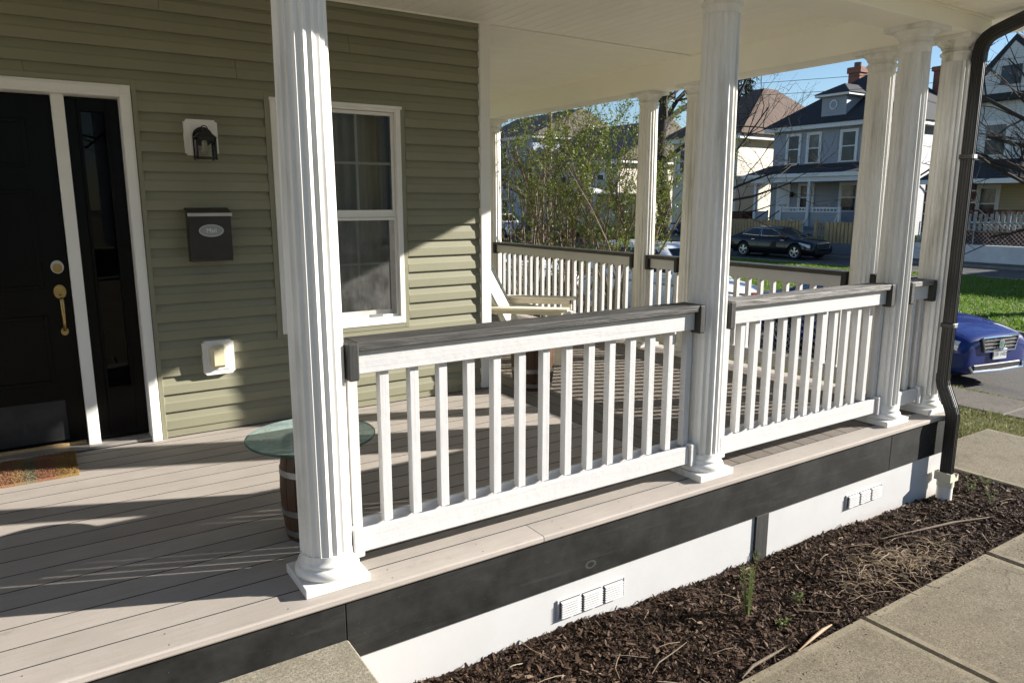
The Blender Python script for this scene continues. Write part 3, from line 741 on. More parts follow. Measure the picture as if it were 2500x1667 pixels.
oval(-.728,1.066,.024,.026,YD-.022,YD-.0105, dome=.004).build('lock_cylinder', M['brass'], db)
hs = oval(-.729,.932,.031,.040,YD-.012,YD+.001, dome=.004).build('handle_plate', M['brass'], door)
hg = MB(); hg.tube([(-.725,YD-.012,.893),(-.725,YD-.045,.885),(-.725,YD-.055,.845),(-.725,YD-.050,.78),(-.726,YD-.035,.728),(-.726,YD-.008,.712)], [.010,.012,.011,.009,.008,.010], 10); hg.build('handle_grip', M['brass'], hs, True, 50)
oval(-.727,.703,.019,.023,YD-.010,YD+.001).build('handle_foot', M['brass'], hs)
oval(-.73,.915,.008,.004,YD-.0175,YD-.0162).build('keyhole', M['black_metal'], hs)
sd = MB(); frame_boxes(sd, -.6084,-.3412,.030,2.008, YD+.002,YD+.04, .058, .30); sl_ = sd.build('sidelight', M['door_black'], house)
sm = MB(); frame_boxes(sm, -.5505,-.399,.328,1.952, YD-.010,YD+.0015, .016); sm.build('sidelight_moulding', M['door_black'], sl_)
MB().box(-.552,-.398,YD+.016,YD+.020,.329,1.951).build('sidelight_pane', M['sidelight_glass'], sl_)

# ------------------------------------------------------------------ porch: deck, skirting, beams, ceiling
porch = thing('porch', (2.0,0,0), 'wraparound porch with tan deck boards, black fascia and white skirting', 'porch')
bw, gp = .1400, .0040
def board(x0, x1, y0, y1, mat):
    m = MB(); m.cbox(x0,x1,y0,y1,-.024,0.0,.0012); m.m = [0 if k in (4,5) else 1 for k in range(len(m.f))]     # dirt sits in the joints
    return m.build('deck_board', [M[mat],M['deck_joint']], porch)
y = -.036
i = 0
while y < YW-.02:
    y1 = min(y+bw, YW+.0)
    for a,b in ((-3.2,2.062),):
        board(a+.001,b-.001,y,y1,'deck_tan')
    y += bw+gp; i += 1
MB().cbox(-.262,2.062,y-.001,YW+.001,-.03,-.004,.003).build('deck_board', M['deck_tan'], porch)
x = 2.066
while x < 4.32:
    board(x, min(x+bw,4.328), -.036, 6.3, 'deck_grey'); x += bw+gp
def nose(a, b): 
    m = MB(); p = [(-.180,-.006),(-.1765,-.0015),(-.171,.0),(-.0415,.0),(-.0415,-.028),(-.176,-.028),(-.180,-.022)]
    m.prism(p, 'x', a, b); return m
for a,b in ((-3.2,.905),(.909,4.3285)): nose(a,b).build('nosing_board', M['deck_tan'], porch)
m = MB(); m.prism([(4.4705,-.006),(4.467,-.0015),(4.461,0),(4.332,0),(4.332,-.028),(4.4665,-.028),(4.4705,-.022)], 'y', -.180, 6.3); m.build('nosing_board', M['deck_tan'], porch)
for a,b in ((-3.2,.0075),(.0105,3.669),(3.672,4.4515)): MB().cbox(a,b,-.1605,-.130,-.2766,-.0365,.002).build('fascia_board', M['fascia_black'], porch)
MB().cbox(4.4205,4.4510,-.129,6.3,-.2766,-.0365,.002).build('fascia_board', M['fascia_black'], porch)
jo = MB(); jo.box(-3.2,4.42,-.129,6.3 if False else YW,-.30,-.026); jo.box(2.06,4.42,YW,6.3,-.30,-.026); jo.build('joist_frame', M['black_wood_x'], porch)
for a,b in ((-3.2,2.372),(2.482,4.405)): MB().box(a,b,-.146,-.10,-.85,-.2768).build('skirting_panel', M['skirt_white'], porch)
MB().cbox(2.374,2.480,-.158,-.10,-.85,-.2768,.002).build('skirting_post', M['black_wood_z'], porch)
MB().cbox(4.407,4.4515,-.158,-.06,-.85,-.2768,.002).build('skirting_post', M['black_wood_z'], porch)
MB().box(4.405,4.440,-.059,6.3,-.85,-.2768).build('skirting_panel', M['skirt_white'], porch)
# screw heads along the nosing and fascia
sc_h = MB(); rnd = random.Random(12)
xx = -1.0
while xx < 4.3:
    for yy_ in (-.150,-.075): sc_h.lathe([(.0028,0),(.0028,.0006)],7,(xx+rnd.uniform(-.01,.01),yy_+rnd.uniform(-.004,.004),.0))
    for zz_ in (-.09,-.22):
        px_ = xx+rnd.uniform(-.01,.01); pz_ = zz_+rnd.uniform(-.01,.01)
        sc_h.prism([(px_+.003*math.cos(k),pz_+.003*math.sin(k)) for k in (0,1.05,2.09,3.14,4.19,5.24)], 'y', -.1612, -.1600)
    xx += .405
o = sc_h.build('screw_heads', M['screw_dark'], porch); o['kind'] = 'stuff'
# vents in the skirting
def vent(x0, x1, z0, z1, label):
    m = MB(); m.cbox(x0,x1,-.151,-.1455,z0,z1,.0015); v = m.build('skirting_vent', M['skirt_white'], porch); v['label'] = label
    wd = (x1-x0-.05)/3
    for k in range(3):
        a = x0+.014+k*(wd+.011); b = a+wd
        MB().box(a,b,-.1516,-.1511,z0+.006,z1-.006).build('vent_shade_sheet', M['room_dark'], v)  # dark sheet paints the shade inside the vent, behind the louvres
        h = (z1-z0-.014)/7
        for j in range(7):
            z = z0+.007+j*h
            q = MB(); q.add([(a+.006,-.1517,z+h*.62),(b,-.1517,z+h*.62),(b,-.1690,z+h*.10),(a+.006,-.1690,z+h*.10),(a+.006,-.1680,z-h*.02),(b,-.1680,z-h*.02),(b,-.1517,z+h*.52),(a+.006,-.1517,z+h*.52)], [(0,1,2,3),(3,2,5,4),(4,5,6,7)])
            q.build('vent_louvre', M['skirt_white'], v)
    e = MB(); frame_boxes(e, x0,x1,z0,z1, -.1535,-.1511, .004); e.build('vent_rim', M['skirt_white'], v)
vent(1.004,1.408,-.449,-.352, 'white louvred vent near the left end of the skirting')
vent(3.232,3.618,-.442,-.353, 'white louvred vent near the drain pipe end of the skirting')
# concrete step in front of the entrance
stp = thing('concrete_step', (-1.2,-.5,-.68), 'pale concrete step against the black fascia at the entrance', 'step')
MB().cbox(-2.6,.012,-.62,-.1635,-.70,-.182,.008).build('tread', M['concrete_step'], stp)
MB().cbox(-2.6,.0095,-.95,-.6205,-.70,-.37,.008).build('lower_tread', M['concrete_step'], stp)
# beams
ZB, ZC, BW = 2.4695, 2.6896, .127
MB().cbox(-4.2,4.29+BW,-BW,BW,ZB,ZC+.1,.003).build('beam', M['ceiling_vinyl'], porch)
MB().cbox(4.29-BW,4.29+BW,BW+.0005,6.4,ZB,ZC+.1,.003).build('beam', M['ceiling_vinyl'], porch)
# ceiling planks, turned at the house corner
def plank(axis, a, b, t0, t1, name='ceiling_plank'):
    """grooved soffit strip between a..b, running t0..t1"""
    p = [(a+.0045,ZC+.003),(a+.0065,ZC),(b-.0015,ZC),(b-.0005,ZC+.003),(b-.0005,ZC+.014),(a+.0045,ZC+.014)]
    q = MB()
    if axis == 'y': q.prism(p, 'y', t0, t1)
    else: q.prism(p, 'x', t0, t1)
    q.build(name, M['ceiling_vinyl'], porch)
pw = .1016; k = 0
x = -4.1
while x < 4.16:
    plank('y', x, min(x+pw,4.162), BW+.002, YW-.030); x += pw
y = YW+.012
while y < 6.3:
    plank('x', y, y+pw, 2.078, 4.161); y += pw
MB().box(-4.2,4.29-BW-.001,BW+.001,6.4,ZC+.034,ZC+.06).build('ceiling_deck', M['room_dark'], porch)
tm = MB(); tm.cbox(-4.2,2.076,YW-.046,YW-.0305,ZC-.008,ZC+.004,.002); tm.build('ceiling_trim', M['ceiling_vinyl'], porch)
tm = MB(); tm.cbox(2.076,4.162,YW-.020,YW+.010,ZC-.006,ZC+.004,.002); tm.build('ceiling_trim', M['ceiling_vinyl'], porch)
MB().cbox(4.1485,4.1625,BW+.002,6.3,ZC-.008,ZC+.003,.002).build('ceiling_trim', M['ceiling_vinyl'], porch)
MB().cbox(-4.2,4.148,BW+.0005,BW+.0145,ZC-.008,ZC+.003,.002).build('ceiling_trim', M['ceiling_vinyl'], porch)
# eave: soffit strips, fascia, gutter, roof
ZE = 2.578; EO = .52
x = -4.2
while x < 4.29+BW:
    x1 = min(x+pw, 4.29+BW)
    MB().prism([(x,ZE+.005),(x+.004,ZE),(x1-.004,ZE),(x1,ZE+.005),(x1,ZE+.01),(x,ZE+.01)], 'y', -BW-EO, -BW-.001).build('soffit_plank', M['ceiling_vinyl'], porch); x += pw
y = -BW-EO
while y < 6.4:
    MB().prism([(y,ZE+.005),(y+.004,ZE),(y+pw-.004,ZE),(y+pw,ZE+.005),(y+pw,ZE+.01),(y,ZE+.01)], 'x', 4.29+BW+.001, 4.29+BW+EO).build('soffit_plank', M['ceiling_vinyl'], porch); y += pw
MB().cbox(-4.2,4.29+BW,-BW-.014,-BW-.0005,ZE-.014,ZE-.0005,.002).build('ceiling_trim', M['ceiling_vinyl'], porch)
ef = MB(); ef.cbox(-4.2,4.29+BW+EO+.02,-BW-EO-.02,-BW-EO-.0005,ZE-.004,ZE+.16,.002); ef.cbox(4.29+BW+EO+.0005,4.29+BW+EO+.02,-BW-EO,6.4,ZE-.004,ZE+.16,.002); ef.build('eave_board', M['white_trim'], porch)
a, b = 4.29+BW+EO+.1, -BW-EO-.1
pr_ = MB(); pr_.add([(-4.2,b,ZE+.17),(a,b,ZE+.17),(a,6.4,ZE+.17),(2.05,6.4,3.35),(2.05,YW,3.35),(-4.2,YW,3.35)], [(0,1,4,5),(1,2,3,4)]); pr_.build('porch_roof', M['shingle_dark'], porch)

# ------------------------------------------------------------------ columns
def fluted(nfl=20, per=6):
    n = nfl*per
    def k(i):
        t = (i % per)/per
        return 1.0 - .085*max(0.0, math.sin(math.pi*max(0,min(1,(t-.08)/.84))))**.7
    return n, k
nn, kf = fluted()
sh = MB()
zt = 2.325
sh.lathe([(.0985,.112),(.0985,.118)], nn, cap=False)
sh.lathe([(.0985,.118),(.0985,.126)], nn, cap=False)
prof_s = [(.0985-(.0985-.088)*max(0,(t-.3)/.7)**1.3, .126+(zt-.126)*t) for t in (0,.1,.2,.3,.4,.5,.6,.7,.8,.9,1)]
sh.lathe(prof_s, nn, cap=False, rad=kf)
SHAFT = sh.mesh('shaft', M['column_white'], smooth=True, angle=50)
SHAFT_BASE = MB().lathe([(.0,.036),(.116,.036),(.121,.044),(.1225,.055),(.120,.066),(.112,.074),(.106,.078),(.1065,.084),(.109,.088),(.107,.093),(.102,.098),(.1,.106),(.099,.114),(.0990,.1262),(.050,.1262)], 40, cap=False).mesh('base', M['column_white'], smooth=True, angle=60)
PLINTH = MB().cbox(-.1244,.1244,-.1244,.1244,.0005,.0365,.002).mesh('plinth', M['column_white'])
CAPITAL = MB().lathe([(.05,2.3175),(.0885,2.3175),(.089,2.330),(.089,2.355),(.0905,2.356),(.0985,2.359),(.1015,2.367),(.0985,2.375),(.089,2.3785),(.089,2.398),(.098,2.400),(.099,2.408),(.104,2.416),(.115,2.424),(.122,2.432),(.125,2.442),(.0,2.442)], 40, cap=False).mesh('capital', M['column_white'], smooth=True, angle=60)
ABACUS = MB().cbox(-.136,.136,-.136,.136,2.4415,2.4692,.002).mesh('abacus', M['column_white'])
SEAM = MB().lathe([(.0915,2.3885),(.0925,2.3885),(.0925,2.391),(.0915,2.391)], 32, cap=False).mesh('seam', M['bark_dark'])
CG = 'fluted columns of the porch'
def column(x, y, label, rz=0):
    t = thing('porch_column', (x,y,0), label, 'column', CG)
    for nm,me in (('plinth',PLINTH),('base',SHAFT_BASE),('shaft',SHAFT),('capital',CAPITAL),('abacus',ABACUS)):
        o = obj(nm, me, t)
        if nm == 'shaft': o.rotation_euler = (0,0,rz)
    return t
XB, XC, XD, YE, YF2, YF1, YG = 2.07, 3.792, 4.2914, .5058, 2.2236, 2.8418, 5.6987
column(0,0, 'nearest fluted white column, left end of the front railing', .1)
column(XB,0, 'fluted white column in the middle of the front railing', .05)
column(XC,0, 'second fluted column from the black downspout along the front railing', .2)
column(XD,0, 'corner column of the porch right beside the black downspout', .12)
column(XD,YE, 'side column just behind the porch corner, next to the downspout column', .02)
column(XD,YF2, 'side column half hidden behind the middle front column', .0)
column(XD,YF1, 'side column standing in front of the leafy shrubs', .15)
column(XD,YG, 'farthest side column beside the white corner board of the house', .07)

# ------------------------------------------------------------------ railings
BALX = MB().cbox(-.019,.019,-.019,.019,.178,.884,.0015).mesh('baluster', M['white_wood_z'])
def railing(axis, fixed, t0, t1, spac, first, n, label, cap='cap_wood'):
    """section between two columns; t runs along the axis, front = side facing out"""
    if axis == 'x': T = lambda a,b,c,d,z0,z1: (a,b,fixed+c,fixed+d,z0,z1); loc = ((t0+t1)/2,fixed,0)
    else: T = lambda a,b,c,d,z0,z1: (fixed-d,fixed-c,a,b,z0,z1); loc = (fixed,(t0+t1)/2,0)
    ww = M['white_wood_x' if axis == 'x' else 'white_wood_y']; bk = M['black_wood_z']
    t = thing('porch_railing', loc, label, 'railing', 'railing sections of the porch')
    e = .043
    # cap with slightly uneven worn edge
    cm = MB(); cm.cbox(*T(t0+e-.004,t1-e+.004,-.0703,.0703,.8899,.924), .004)
    cm.build('cap', M[cap], t)
    for c,d in ((-.0430,-.0195),(.0195,.0400)):
        MB().cbox(*T(t0+e,t1-e,c,d,.7982,.8895),.0025).build('top_rail', ww, t)
    MB().cbox(*T(t0+e,t1-e,-.0430,-.0195,.084,.1774),.003).build('bottom_rail', ww, t)
    MB().cbox(*T(t0+e,t1-e,.0195,.0400,.088,.196),.003).build('bottom_rail', ww, t)
    for a,b in ((t0,t0+e),(t1-e,t1)):
        MB().cbox(*T(a,b,-.077,.077,.781,.9235),.006).build('bracket', bk, t)
        MB().cbox(*T(a,b,-.056,.056,.070,.190),.004).build('foot_block', ww, t)
    for i in range(n):
        p = first+i*spac
        o = share('baluster', BALX, t, (p,fixed,0) if axis == 'x' else (fixed,p,0))
        o.rotation_euler = (0, random.uniform(-.003,.003), random.choice((0,math.pi/2,math.pi)))
r0 = .092
railing('x',0, r0,XB-r0,.1290,.124,15, 'front railing section from the nearest column to the middle column')
railing('x',0, XB+r0,XC-r0,.1208,2.215,13, 'front railing section with weathered grey cap, right of the middle column', 'cap_wood_worn')
railing('x',0, XC+r0,XD-r0,.10,3.945,3, 'short front railing section between the two columns by the downspout', 'cap_wood_worn')
railing('y',XD, r0,YE-r0,.10,.155,3, 'short side railing section behind the downspout column', 'cap_wood_side')
railing('y',XD, YE+r0,YF2-r0,.1245,.67,12, 'side railing section in front of the dark sedan', 'cap_wood_side')
railing('y',XD, YF2+r0,YF1-r0,.12,2.38,4, 'short side railing section between the two columns in front of the shrubs', 'cap_wood_side')
railing('y',XD, YF1+r0,YG-r0,.1245,2.975,22, 'long far side railing section behind the wooden chair', 'cap_wood_side')

# ------------------------------------------------------------------ downspout and drain pipe
dsx = thing('downspout', (4.28,-.15,-.6), 'black corrugated downspout strapped beside the porch corner column', 'downspout')
def rect_ribbed(m, path, wx, wy):
    """ribbed rectangular pipe swept along path in the YZ plane at fixed x range"""
    sec = []
    def rib(p,q,n):
        out = []
        for i in range(n):
            t0,t1,t2,t3 = (i+.15)/n,(i+.3)/n,(i+.7)/n,(i+.85)/n
            for t,k in ((t0,0),(t1,1),(t2,1),(t3,0)): out.append((p[0]+(q[0]-p[0])*t, p[1]+(q[1]-p[1])*t, k))
        return out
    hx, hy = wx/2, wy/2; cs = [(-hx,-hy),(hx,-hy),(hx,hy),(-hx,hy)]
    for i in range(4):
        p,q = cs[i],cs[(i+1)%4]; nrm = (((q[1]-p[1])),-(q[0]-p[0])); L = math.hypot(*nrm); nrm = (nrm[0]/L,nrm[1]/L)
        for (a,b,k) in rib(p,q,4 if abs(q[1]-p[1]) > abs(q[0]-p[0]) else 3): sec.append((a-nrm[0]*.0035*k, b-nrm[1]*.0035*k))
    n = len(sec); vs = []; fs = []
    P = [Vector(p) for p in path]
    for i,p in enumerate(P):
        d = (P[min(i+1,len(P)-1)]-P[max(i-1,0)]).normalized(); sx = Vector((1,0,0)); sy = d.cross(sx) if True else 0
        sy = Vector((0,d.z,-d.y))*-1
        if sy.y < 0: sy = -sy
        for a,b in sec: vs.append(tuple(p+sx*a+sy*b))
    for i in range(len(P)-1):
        for k in range(n): fs.append((i*n+k,i*n+(k+1)%n,(i+1)*n+(k+1)%n,(i+1)*n+k))
    m.add(vs,fs)
cx = 4.282
def pth(pts): return [(cx,y,z) for y,z in pts]
m = MB(); rect_ribbed(m, pth([(-.139,2.33),(-.139,1.6),(-.139,1.0),(-.139,.27)]), .054,.068); m.build('pipe', M['downspout_black'], dsx)
m = MB(); rect_ribbed(m, pth([(-.139,.285),(-.140,.24),(-.150,.20),(-.185,.12),(-.212,.06),(-.226,.02),(-.229,-.03)]), .060,.073); m.build('lower_elbow', M['downspout_black'], dsx)
m = MB(); rect_ribbed(m, pth([(-.229,.0),(-.229,-.2),(-.229,-.44)]), .056,.070); m.build('lower_pipe', M['downspout_black'], dsx)
m = MB(); rect_ribbed(m, pth([(-.139,2.30),(-.140,2.36),(-.152,2.405),(-.178,2.44),(-.215,2.462),(-.30,2.492),(-.45,2.54),(-.62,2.595),(-.70,2.63)]), .058,.074); m.build('upper_elbow', M['downspout_black'], dsx)
for z in (1.72,.62): MB().cbox(cx-.036,cx+.036,-.181,-.098,z-.014,z+.014,.002).build('strap', M['downspout_black'], dsx); MB().cbox(cx-.02,cx+.02,-.1835,-.1815,z-.013,z+.013,.001).build('strap_tab', M['galvanised'], dsx)
gut = MB(); gut.prism([(-.652,2.59),(-.72,2.60),(-.745,2.65),(-.745,2.70),(-.738,2.70),(-.738,2.655),(-.716,2.607),(-.652,2.598)], 'x', -4.2, 4.95); gut.build('gutter', M['downspout_black'], dsx)
dp = thing('drain_pipe', (cx,-.229,-.62), 'cream plastic drain pipe standing in the mulch under the downspout', 'pipe')
MB().lathe([(.049,-.09),(.049,.20),(.044,.20),(.044,-.09)], 28, (cx,-.229,-.62), cap=False).build('pipe_body', M['white_vinyl'], dp, True, 40)
m = MB(); m.lathe([(.0535,.13),(.0535,.175),(.0535,.176),(.0495,.176),(.0495,.13)], 28, (cx,-.229,-.62), cap=False)
m.add([],[])
m.build('pipe_collar', M['pvc_cream'], dp, True, 40)
m = MB(); m.box(cx-.052,cx-.046,-.285,-.175,-.445,-.385); m.box(cx+.046,cx+.052,-.285,-.175,-.445,-.40); m.box(cx-.046,cx+.046,-.181,-.175,-.445,-.385); m.box(cx-.046,cx-.004,-.285,-.279,-.445,-.388); m.add([(cx-.004,-.285,-.445),(cx+.046,-.285,-.445),(cx+.046,-.285,-.40),(cx+.02,-.285,-.425),(cx-.004,-.285,-.39)],[(0,1,2,3,4)]); m.build('pipe_adapter', M['pvc_cream'], dp)

# ------------------------------------------------------------------ things on the wall
def notched(cx, cz, hx, hz, y0, y1, r=.014):
    order = []
    for sx,sz,fl in ((1,1,0),(-1,1,1),(-1,-1,0),(1,-1,1)):
        arc = [(cx+sx*(hx-r*math.cos(math.pi/2*k/4)), cz+sz*(hz-r*math.sin(math.pi/2*k/4))) for k in range(5)]
        # concave quarter: from the side edge to the top edge
        arc = [(cx+sx*hx, cz+sz*(hz-r))] + [(cx+sx*(hx-r*math.sin(math.pi/2*k/4)), cz+sz*(hz-r*math.cos(math.pi/2*k/4))) for k in (1,2,3)] + [(cx+sx*(hx-r), cz+sz*hz)]
        order += arc[::-1] if fl else arc
    return MB().prism(order, 'y', y0, y1)
lt = thing('wall_lantern', (.068,2.16,1.70), 'black wall lantern with clear glass on a white block above the mailbox', 'lantern')
notched(.069,1.808,.092,.103,2.150,2.192).build('mounting_block', M['white_trim'], lt)
MB().cbox(.069-.064,.069+.064,2.1455,2.1505,1.808-.074,1.808+.074,.002).build('block_panel', M['white_trim'], lt)
m = MB(); m.prism([(.072+.056*math.cos(2*math.pi*i/28),1.812+.056*math.sin(2*math.pi*i/28)) for i in range(28)], 'y', 2.125, 2.1455); m.build('back_plate', M['black_metal'], lt)
m = MB(); m.tube([(.072,2.13,1.82),(.072,2.10,1.845),(.072,2.07,1.84)], .010, 8)
m.add([(.010,2.02,1.800),(.130,2.02,1.800),(.130,2.135,1.800),(.010,2.135,1.800),(.040,2.045,1.832),(.100,2.045,1.832),(.100,2.11,1.832),(.040,2.11,1.832)],[(0,1,5,4),(1,2,6,5),(2,3,7,6),(3,0,4,7),(4,5,6,7),(3,2,1,0)])
m.build('lantern_roof', M['black_metal'], lt)
m = MB(); m.tube([(.072+.019*math.cos(a*.524),2.075,1.852+.019*math.sin(a*.524)) for a in range(13)], .003, 6); m.build('ring', M['black_metal'], lt)
m = MB()
for sx in (.019,.121):
    for sy in (2.03,2.125): m.box(sx-.005,sx+.005,sy-.005,sy+.005,1.676,1.800)
for z in (1.684,): m.box(.014,.126,2.025,2.13,z,z+.007)
m.box(.014,.126,2.025,2.033,1.785,1.7995)
m.build('cage', M['black_metal'], lt)
m = MB(); m.box(.024,.116,2.0285,2.0305,1.692,1.785); m.box(.0175,.0195,2.036,2.12,1.692,1.79); m.box(.1205,.1225,2.036,2.12,1.692,1.79); m.build('lantern_pane', M['lantern_glass'], lt)
m = MB(); m.lathe([(.004,.0),(.016,.004),(.018,.02),(.016,.05),(.016,.065),(.012,.075)], 16, (.070,2.078,1.712)); m.build('bulb', M['bulb_white'], lt, True, 60)
m = MB()
for z in (1.725,1.738,1.751): m.tube([(.07+.021*math.cos(a*.4),2.078+.021*math.sin(a*.4),z+.002*math.sin(a*.4)) for a in range(16)], .0045, 6)
m.build('bulb_coil', M['bulb_white'], lt, True, 80)
mbx = thing('mailbox', (.068,2.13,1.08), 'dark brown metal mailbox with oval plaque between lantern and bell box', 'mailbox')
m = MB(); m.prism([(2.180,1.085),(2.085,1.085),(2.078,1.10),(2.078,1.362),(2.180,1.392)], 'x', -.050,.186); m.build('box', M['mailbox_black'], mbx)
m = MB(); m.prism([(2.182,1.3935),(2.072,1.362),(2.070,1.366),(2.182,1.402)], 'x', -.056,.192); m.build('lid', M['mailbox_black'], mbx)
m = MB(); m.cbox(-.056,.192,2.066,2.0715,1.352,1.372,.0015); m.build('lit_lid_edge', M['nickel'], mbx)  # bright metal strip paints the light caught along the lid's front edge
pq = oval(.070,1.267,.070,.037,2.0725,2.0782,36); plq = pq.build('plaque', M['nickel'], mbx)
oval(.070,1.267,.062,.030,2.0715,2.0722,36).build('plaque_face', M['galvanised'], plq)
def text_mesh(body, size, name='lettering', mat='bulb_white', ext=.0006):
    cu_ = bpy.data.curves.new(name, 'FONT'); cu_.body = body; cu_.size = size; cu_.extrude = ext; cu_.align_x = 'CENTER'; cu_.align_y = 'CENTER'; cu_.resolution_u = 3
    to = bpy.data.objects.new(name, cu_); COL.objects.link(to)
    dg = bpy.context.evaluated_depsgraph_get(); dg.update()
    me = bpy.data.meshes.new_from_object(to.evaluated_get(dg)); me.materials.clear(); me.materials.append(M[mat])
    bpy.data.objects.remove(to); bpy.data.curves.remove(cu_); me.name = name; return me
o = obj('lettering', text_mesh('Mail', .036), plq); o.location = Vector((.070,2.0708,1.267)) - parent_world(plq); o.rotation_euler = (R(90),0,0)
bl = thing('bell_box', (.072,2.15,.37), 'cream plastic outlet cover on a white notched block low on the wall', 'outlet cover')
notched(.0725,.482,.092,.107,2.150,2.192).build('mounting_block', M['white_trim'], bl)
MB().cbox(.0725-.066,.0725+.066,2.1445,2.1505,.482-.078,.482+.078,.002).build('block_panel', M['white_trim'], bl)
m = MB(); m.cbox(.020,.113,2.098,2.1445,.424,.563,.016); m.build('cover', M['bell_cream'], bl)
# door mat
mt = MB(); mt.box(-1.66,-.748,1.778,2.195,.001,.016)
rd_ = random.Random(8)
for i in range(9000):
    x = rd_.uniform(-1.2,-.748); y = rd_.uniform(1.778,2.195); a = rd_.uniform(0,6.28); h = rd_.uniform(.004,.010)
    mt.add([(x-.002*math.cos(a),y-.002*math.sin(a),.0155),(x+.002*math.cos(a),y+.002*math.sin(a),.0155),(x+rd_.uniform(-.004,.004),y+rd_.uniform(-.004,.004),.0155+h)], [(0,1,2)])
dm = MB(); dm = mt
me = dm.mesh('door_mat', M['coir'], (-.748,1.98,0)); o = obj('door_mat', me); o.location = (-.748,1.98,0)
tag(o, 'orange brown coir door mat with coloured patches in front of the black door', 'door mat')

# ------------------------------------------------------------------ barrels, table, chair
def barrel(name, loc, rb, rm_, h, label, cat, group=None, hoops=(.08,.30,.70,.92), ns=18):
    t = thing(name, loc, label, cat, group); x,y,z = loc
    rr = lambda q: rb+(rm_-rb)*math.sin(math.pi*q)
    for i in range(ns):
        m = MB(); a0 = 2*math.pi*(i+.03)/ns; a1 = 2*math.pi*(i+.97)/ns; vs = []
        Q = [0,.15,.3,.5,.7,.85,1]
        for q in Q:
            r = rr(q)
            for a in (a0,(a0+a1)/2,a1): vs.append((x+r*math.cos(a),y+r*math.sin(a),z+h*q))
            for a in (a1,a0): vs.append((x+(r-.014)*math.cos(a),y+(r-.014)*math.sin(a),z+h*q))
        fs = []
        for k in range(len(Q)-1):
            for c in range(5): fs.append((k*5+c,k*5+(c+1)%5,(k+1)*5+(c+1)%5,(k+1)*5+c))
        fs += [(4,3,2,1,0), tuple(range(30,35))]
        m.add(vs,fs); m.build('stave', M['barrel_oak'], t)
    for q in hoops:
        r0_ = rr(max(0,q-.025))+.0025; r1_ = rr(min(1,q+.025))+.0025
        m = MB(); m.lathe([(r0_-.003,h*(q-.03)),(r0_,h*(q-.03)),(r1_,h*(q+.03)),(r1_-.003,h*(q+.03))], 36, (x,y,z), cap=False); m.build('hoop', M['steel_hoop'], t, True, 40)
    MB().lathe([(rb-.012,h*.965),(rb-.012,h*.975)], 24, (x,y,z)).build('lid', M['barrel_oak'], t)
    return t
tb = barrel('barrel_table', (.093,.42,.001), .122,.143,.435, 'round glass-topped side table on a small oak barrel by the nearest column', 'table')
m = MB(); m.lathe([(.001,0),(.270,0)], 72, (.093,.42,.4372), cap=False); m.lathe([(.001,.0100),(.270,.0100)], 72, (.093,.42,.4372), cap=False)
gt = m.build('glass_top', M['table_glass'], tb)
m = MB(); m.lathe([(.2702,0),(.2735,.002),(.2735,.008),(.2702,.0100)], 72, (.093,.42,.4372), cap=False); m.build('glass_edge', M['table_glass_edge'], gt, True, 60)
barrel('oak_barrel', (2.37,2.02,.001), .148,.172,.52, 'dark oak barrel standing at the corner of the house', 'barrel')
# adirondack chair
ch_ = thing('deck_chair', (2.98,3.02,0), 'cream slatted wooden deck chair on the side porch', 'chair', rz=R(-43))
def cpart(name, fn, mat='chair_cream'):
    m = MB(); fn(m); me = m.mesh(name, M[mat]); return obj(name, me, ch_)
hw = .40
for s in (-1,1):
    cpart('arm', lambda m: (m.cbox(-.36,.44,s*hw-.07,s*hw+.07,.500,.523,.004)))
    cpart('arm_bracket', lambda m: m.cbox(-.34,.38,s*(hw-.045)-.011,s*(hw-.045)+.011,.455,.4995,.003))
    cpart('front_leg', lambda m: m.cbox(.30,.40,s*(hw-.034)-.012+s*.0,s*(hw-.034)+.012,.002,.4545 if False else .4548,.003))
    cpart('seat_rail', lambda m: m.beam((.40,s*(hw-.085),.33),(-.52,s*(hw-.085),.05),.024,.11))
for i in range(7):
    q = i/6; x = .40-.62*q; z = .395-.20*q
    cpart('seat_slat', lambda m: m.beam((x,-hw+.07,z),(x,hw-.07,z),.085,.020, (.31,0,.95)))
for i in range(7):
    yy = -.27+.09*i; top = .98-.10*abs(i-3)/3
    d = Vector((-.44,0,.90)).normalized(); p0 = Vector((-.10,yy,.24)); p1 = p0+d*(top-.24)/.9*1.0
    cpart('back_slat', lambda m: m.beam(tuple(p0),tuple(p1),.082,.020,(.9,0,.44)))
cpart('back_brace', lambda m: m.beam((-.285,-.42,.485),(-.285,.42,.485),.08,.024,(.9,0,.44)))

